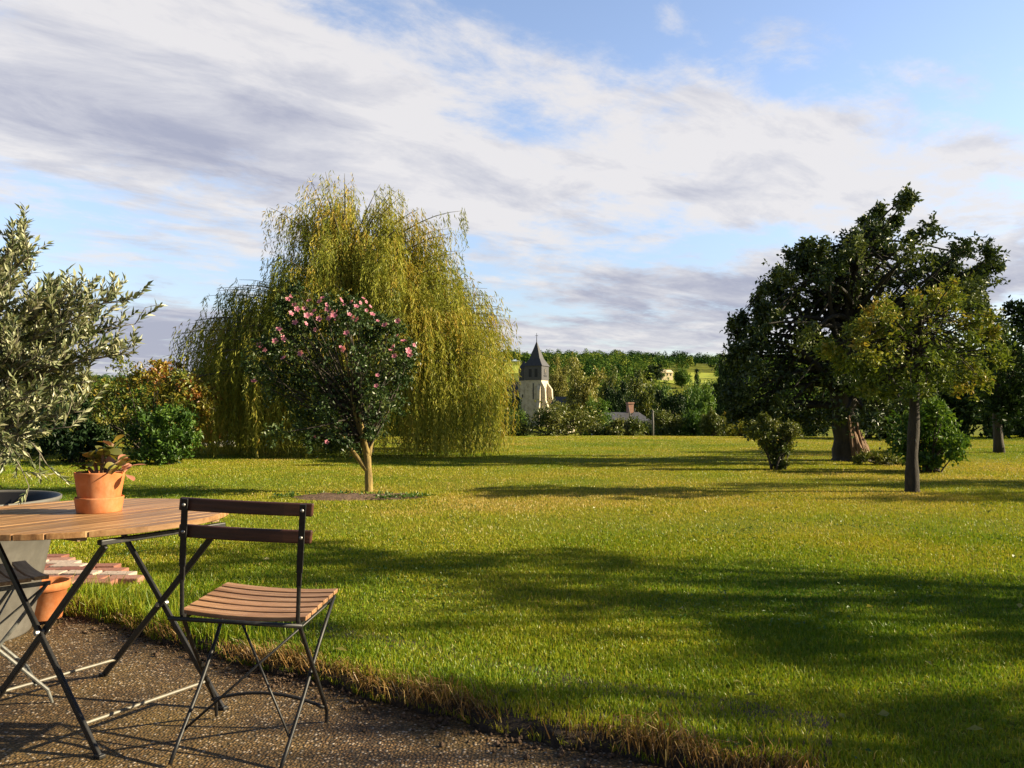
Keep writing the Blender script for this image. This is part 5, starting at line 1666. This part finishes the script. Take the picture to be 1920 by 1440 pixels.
# ------------------------------------------------------------------ sun and sky
SUN_EL, SUN_AZ = math.radians(24.5), math.radians(90.5)    # azimuth from +Y towards +X
sd = Vector((math.sin(SUN_AZ) * math.cos(SUN_EL), math.cos(SUN_AZ) * math.cos(SUN_EL), math.sin(SUN_EL)))
L = bpy.data.lights.new('sun', 'SUN'); L.energy = 5.0; L.angle = math.radians(0.55); L.color = (1.0, 0.85, 0.57)
lo = bpy.data.objects.new('sun', L); C.objects.link(lo)
lo.rotation_euler = sd.to_track_quat('Z', 'Y').to_euler(); lo.location = (12, -3, 10)


def make_sky():
    w = bpy.data.worlds.new('World'); bpy.context.scene.world = w; w.use_nodes = True
    nt = w.node_tree
    bg = nt.nodes['Background']; bg.inputs[1].default_value = 0.080
    sky = nt.nodes.new('ShaderNodeTexSky'); sky.sky_type = 'NISHITA'; sky.sun_disc = False
    sky.sun_elevation = SUN_EL; sky.sun_rotation = SUN_AZ; sky.air_density = 1.0; sky.dust_density = 0.25; sky.ozone_density = 1.5
    tc = nt.nodes.new('ShaderNodeTexCoord')
    sep = nt.nodes.new('ShaderNodeSeparateXYZ'); nt.links.new(tc.outputs['Generated'], sep.inputs[0])
    x, y, z = sep.outputs
    az = mathn(nt, 'ARCTAN2', x, y)
    el = mathn(nt, 'ARCSINE', z)
    # cloud-deck coordinates: where the view ray meets a flat layer overhead
    zz = mathn(nt, 'ADD', mathn(nt, 'MAXIMUM', z, 0.0), 0.10)
    comb = nt.nodes.new('ShaderNodeCombineXYZ')
    nt.links.new(mathn(nt, 'DIVIDE', x, zz), comb.inputs[0]); nt.links.new(mathn(nt, 'DIVIDE', y, zz), comb.inputs[1])

    def nz(scale, detail, rough, rot, sc, dist=0.0, off=(0, 0, 0)):
        mp = nt.nodes.new('ShaderNodeMapping'); mp.vector_type = 'TEXTURE'; mp.inputs['Rotation'].default_value = (0, 0, rot); mp.inputs['Scale'].default_value = sc; mp.inputs['Location'].default_value = off
        nt.links.new(comb.outputs[0], mp.inputs[0])
        n_ = nt.nodes.new('ShaderNodeTexNoise'); n_.inputs['Scale'].default_value = scale; n_.inputs['Detail'].default_value = detail; n_.inputs['Roughness'].default_value = rough
        n_.inputs['Distortion'].default_value = dist
        nt.links.new(mp.outputs[0], n_.inputs['Vector'])
        return n_.outputs[0]

    def blob(px, py, rx, ry, rot, amp):
        a0 = math.atan2(px - 960, F); e0 = math.atan2((775 - py) * math.cos(a0), F)
        da = mathn(nt, 'SUBTRACT', az, a0); de = mathn(nt, 'SUBTRACT', el, e0)
        c, s = math.cos(rot), math.sin(rot)
        u = mathn(nt, 'ADD', mathn(nt, 'MULTIPLY', da, c * F / rx), mathn(nt, 'MULTIPLY', de, -s * F / rx))
        v = mathn(nt, 'ADD', mathn(nt, 'MULTIPLY', da, s * F / ry), mathn(nt, 'MULTIPLY', de, c * F / ry))
        r2 = mathn(nt, 'ADD', mathn(nt, 'MULTIPLY', u, u), mathn(nt, 'MULTIPLY', v, v))
        g = mathn(nt, 'EXPONENT', mathn(nt, 'MULTIPLY', r2, -1.0))
        return mathn(nt, 'MULTIPLY', g, amp)

    def total(lst):
        s = None
        for b in lst:
            g = blob(*b)
            s = g if s is None else mathn(nt, 'ADD', s, g)
        return s
    cover = total([
        (330, 130, 560, 150, 0.22, 1.05), (380, 0, 330, 60, 0.1, 0.7), (60, 230, 420, 110, 0.05, 0.8), (760, 280, 380, 110, 0.32, 0.95), (1060, 320, 170, 70, 0.1, 0.5),
        (1330, 255, 200, 70, 0.1, 0.85), (1620, 310, 380, 75, 0.08, 0.95), (1850, 400, 260, 60, 0.05, 0.7), (1350, 395, 200, 30, 0.05, 0.45),
        (420, 450, 120, 34, 0.0, 0.75), (170, 470, 130, 22, 0, 0.35), (200, 585, 300, 50, 0.0, 0.6), (1250, 535, 330, 42, 0, 0.75), (1120, 620, 520, 26, 0, 0.9), (1850, 530, 160, 40, 0, 0.8), (1700, 480, 200, 30, 0, 0.5),
        (1075, 130, 60, 40, 0.5, 0.35), (1270, 25, 60, 28, 0.3, 0.45), (900, 60, 140, 40, 0.6, 0.35), (1340, 180, 80, 18, 0.1, 0.3), (300, 640, 400, 40, 0, 0.6), (250, 700, 500, 50, 0, 0.8), (1150, 660, 500, 30, 0, 0.6), (1560, 560, 330, 70, 0, 0.55), (1750, 120, 420, 120, 0, 0.18), (1250, 80, 300, 100, 0, 0.15), (700, 440, 400, 60, 0, 0.2)])
    fine = nz(3.2, 12, 0.66, math.radians(35), (1.25, 1.0, 1.0), 0.2)
    streak = nz(2.6, 10, 0.6, math.radians(38), (2.6, 1.0, 1.0), 0.3, (3, 1, 0))
    tex = mathn(nt, 'ADD', mathn(nt, 'MULTIPLY', mathn(nt, 'SUBTRACT', fine, 0.5), 2.9), mathn(nt, 'MULTIPLY', mathn(nt, 'SUBTRACT', streak, 0.5), 1.4))
    dens = mathn(nt, 'ADD', cover, tex)
    mr = nt.nodes.new('ShaderNodeMapRange'); mr.interpolation_type = 'SMOOTHSTEP'
    nt.links.new(dens, mr.inputs[0]); mr.inputs[1].default_value = 0.10; mr.inputs[2].default_value = 1.0
    mask = mr.outputs[0]
    # cloud tone: thick parts lilac grey, thin lit parts near white
    shade = total([(280, 265, 420, 80, 0.12, 0.6), (60, 130, 260, 80, 0.1, 0.2), (240, 585, 360, 60, 0, 0.75), (520, 200, 200, 40, 0.25, 0.4), (1250, 545, 320, 40, 0, 0.6), (1870, 520, 130, 40, 0, 0.6), (330, 650, 400, 40, 0, 0.7), (1320, 355, 140, 18, 0, 0.35), (1100, 600, 300, 20, 0, 0.4), (1560, 560, 330, 60, 0, 0.45), (250, 700, 500, 50, 0, 0.5), (1150, 650, 500, 30, 0, 0.35)])
    tone = nz(3.4, 10, 0.64, math.radians(36), (1.7, 1.0, 1), 0.3, (7, 2, 0))
    sh = mathn(nt, 'ADD', shade, mathn(nt, 'MULTIPLY', mathn(nt, 'SUBTRACT', tone, 0.5), 2.6), None, True)
    cl = ramp(nt, sh, [(0.0, (4.1, 3.98, 4.0)), (0.35, (3.25, 3.24, 3.5)), (0.8, (2.32, 2.37, 2.85)), (1.0, (2.02, 2.1, 2.65))])
    # clear sky dimmed behind and overhead to deepen shade, and dimmed near the horizon
    front = nt.nodes.new('ShaderNodeMapRange'); front.interpolation_type = 'SMOOTHSTEP'
    nt.links.new(y, front.inputs[0]); front.inputs[1].default_value = -0.1; front.inputs[2].default_value = 0.75
    high = nt.nodes.new('ShaderNodeMapRange'); high.interpolation_type = 'SMOOTHSTEP'
    nt.links.new(el, high.inputs[0]); high.inputs[1].default_value = 0.5; high.inputs[2].default_value = 0.9
    gain = mathn(nt, 'MULTIPLY_ADD', mathn(nt, 'MULTIPLY', front.outputs[0], mathn(nt, 'SUBTRACT', 1.0, high.outputs[0])), 0.63, 0.42)
    low = nt.nodes.new('ShaderNodeMapRange'); low.interpolation_type = 'SMOOTHSTEP'
    nt.links.new(el, low.inputs[0]); low.inputs[1].default_value = 0.0; low.inputs[2].default_value = 0.34; low.inputs[3].default_value = 0.66; low.inputs[4].default_value = 1.12
    gain = mathn(nt, 'MULTIPLY', gain, low.outputs[0])
    gc = nt.nodes.new('ShaderNodeCombineColor')
    nt.links.new(mathn(nt, 'MULTIPLY', gain, 1.22), gc.inputs[0]); nt.links.new(mathn(nt, 'MULTIPLY', gain, 1.08), gc.inputs[1]); nt.links.new(mathn(nt, 'MULTIPLY', gain, 1.06), gc.inputs[2])
    tinted = mixc(nt, 1.0, sky.outputs[0], gc.outputs[0], 'MULTIPLY')
    col = mixc(nt, mathn(nt, 'MULTIPLY', mask, 0.94), tinted, cl)
    nt.links.new(col, bg.inputs[0])


make_sky()

# ------------------------------------------------------------------ camera and view
cam = bpy.data.cameras.new('camera')
co = bpy.data.objects.new('camera', cam); C.objects.link(co)
co.location = (0, 0, H)
co.rotation_euler = (PI / 2 + PITCH, 0, 0)
cam.sensor_fit = 'HORIZONTAL'; cam.sensor_width = 36.0; cam.lens = F / 1920 * 36
cam.clip_start = 0.05; cam.clip_end = 8000
sc = bpy.context.scene
sc.camera = co
sc.view_settings.view_transform = 'Standard'
sc.view_settings.look = 'None'
sc.view_settings.exposure = 1.38
sc.view_settings.gamma = 1.0
sc.view_settings.use_curve_mapping = False
try:
    sc.cycles.max_bounces = 8
    sc.cycles.transparent_max_bounces = 4
except Exception:
    pass
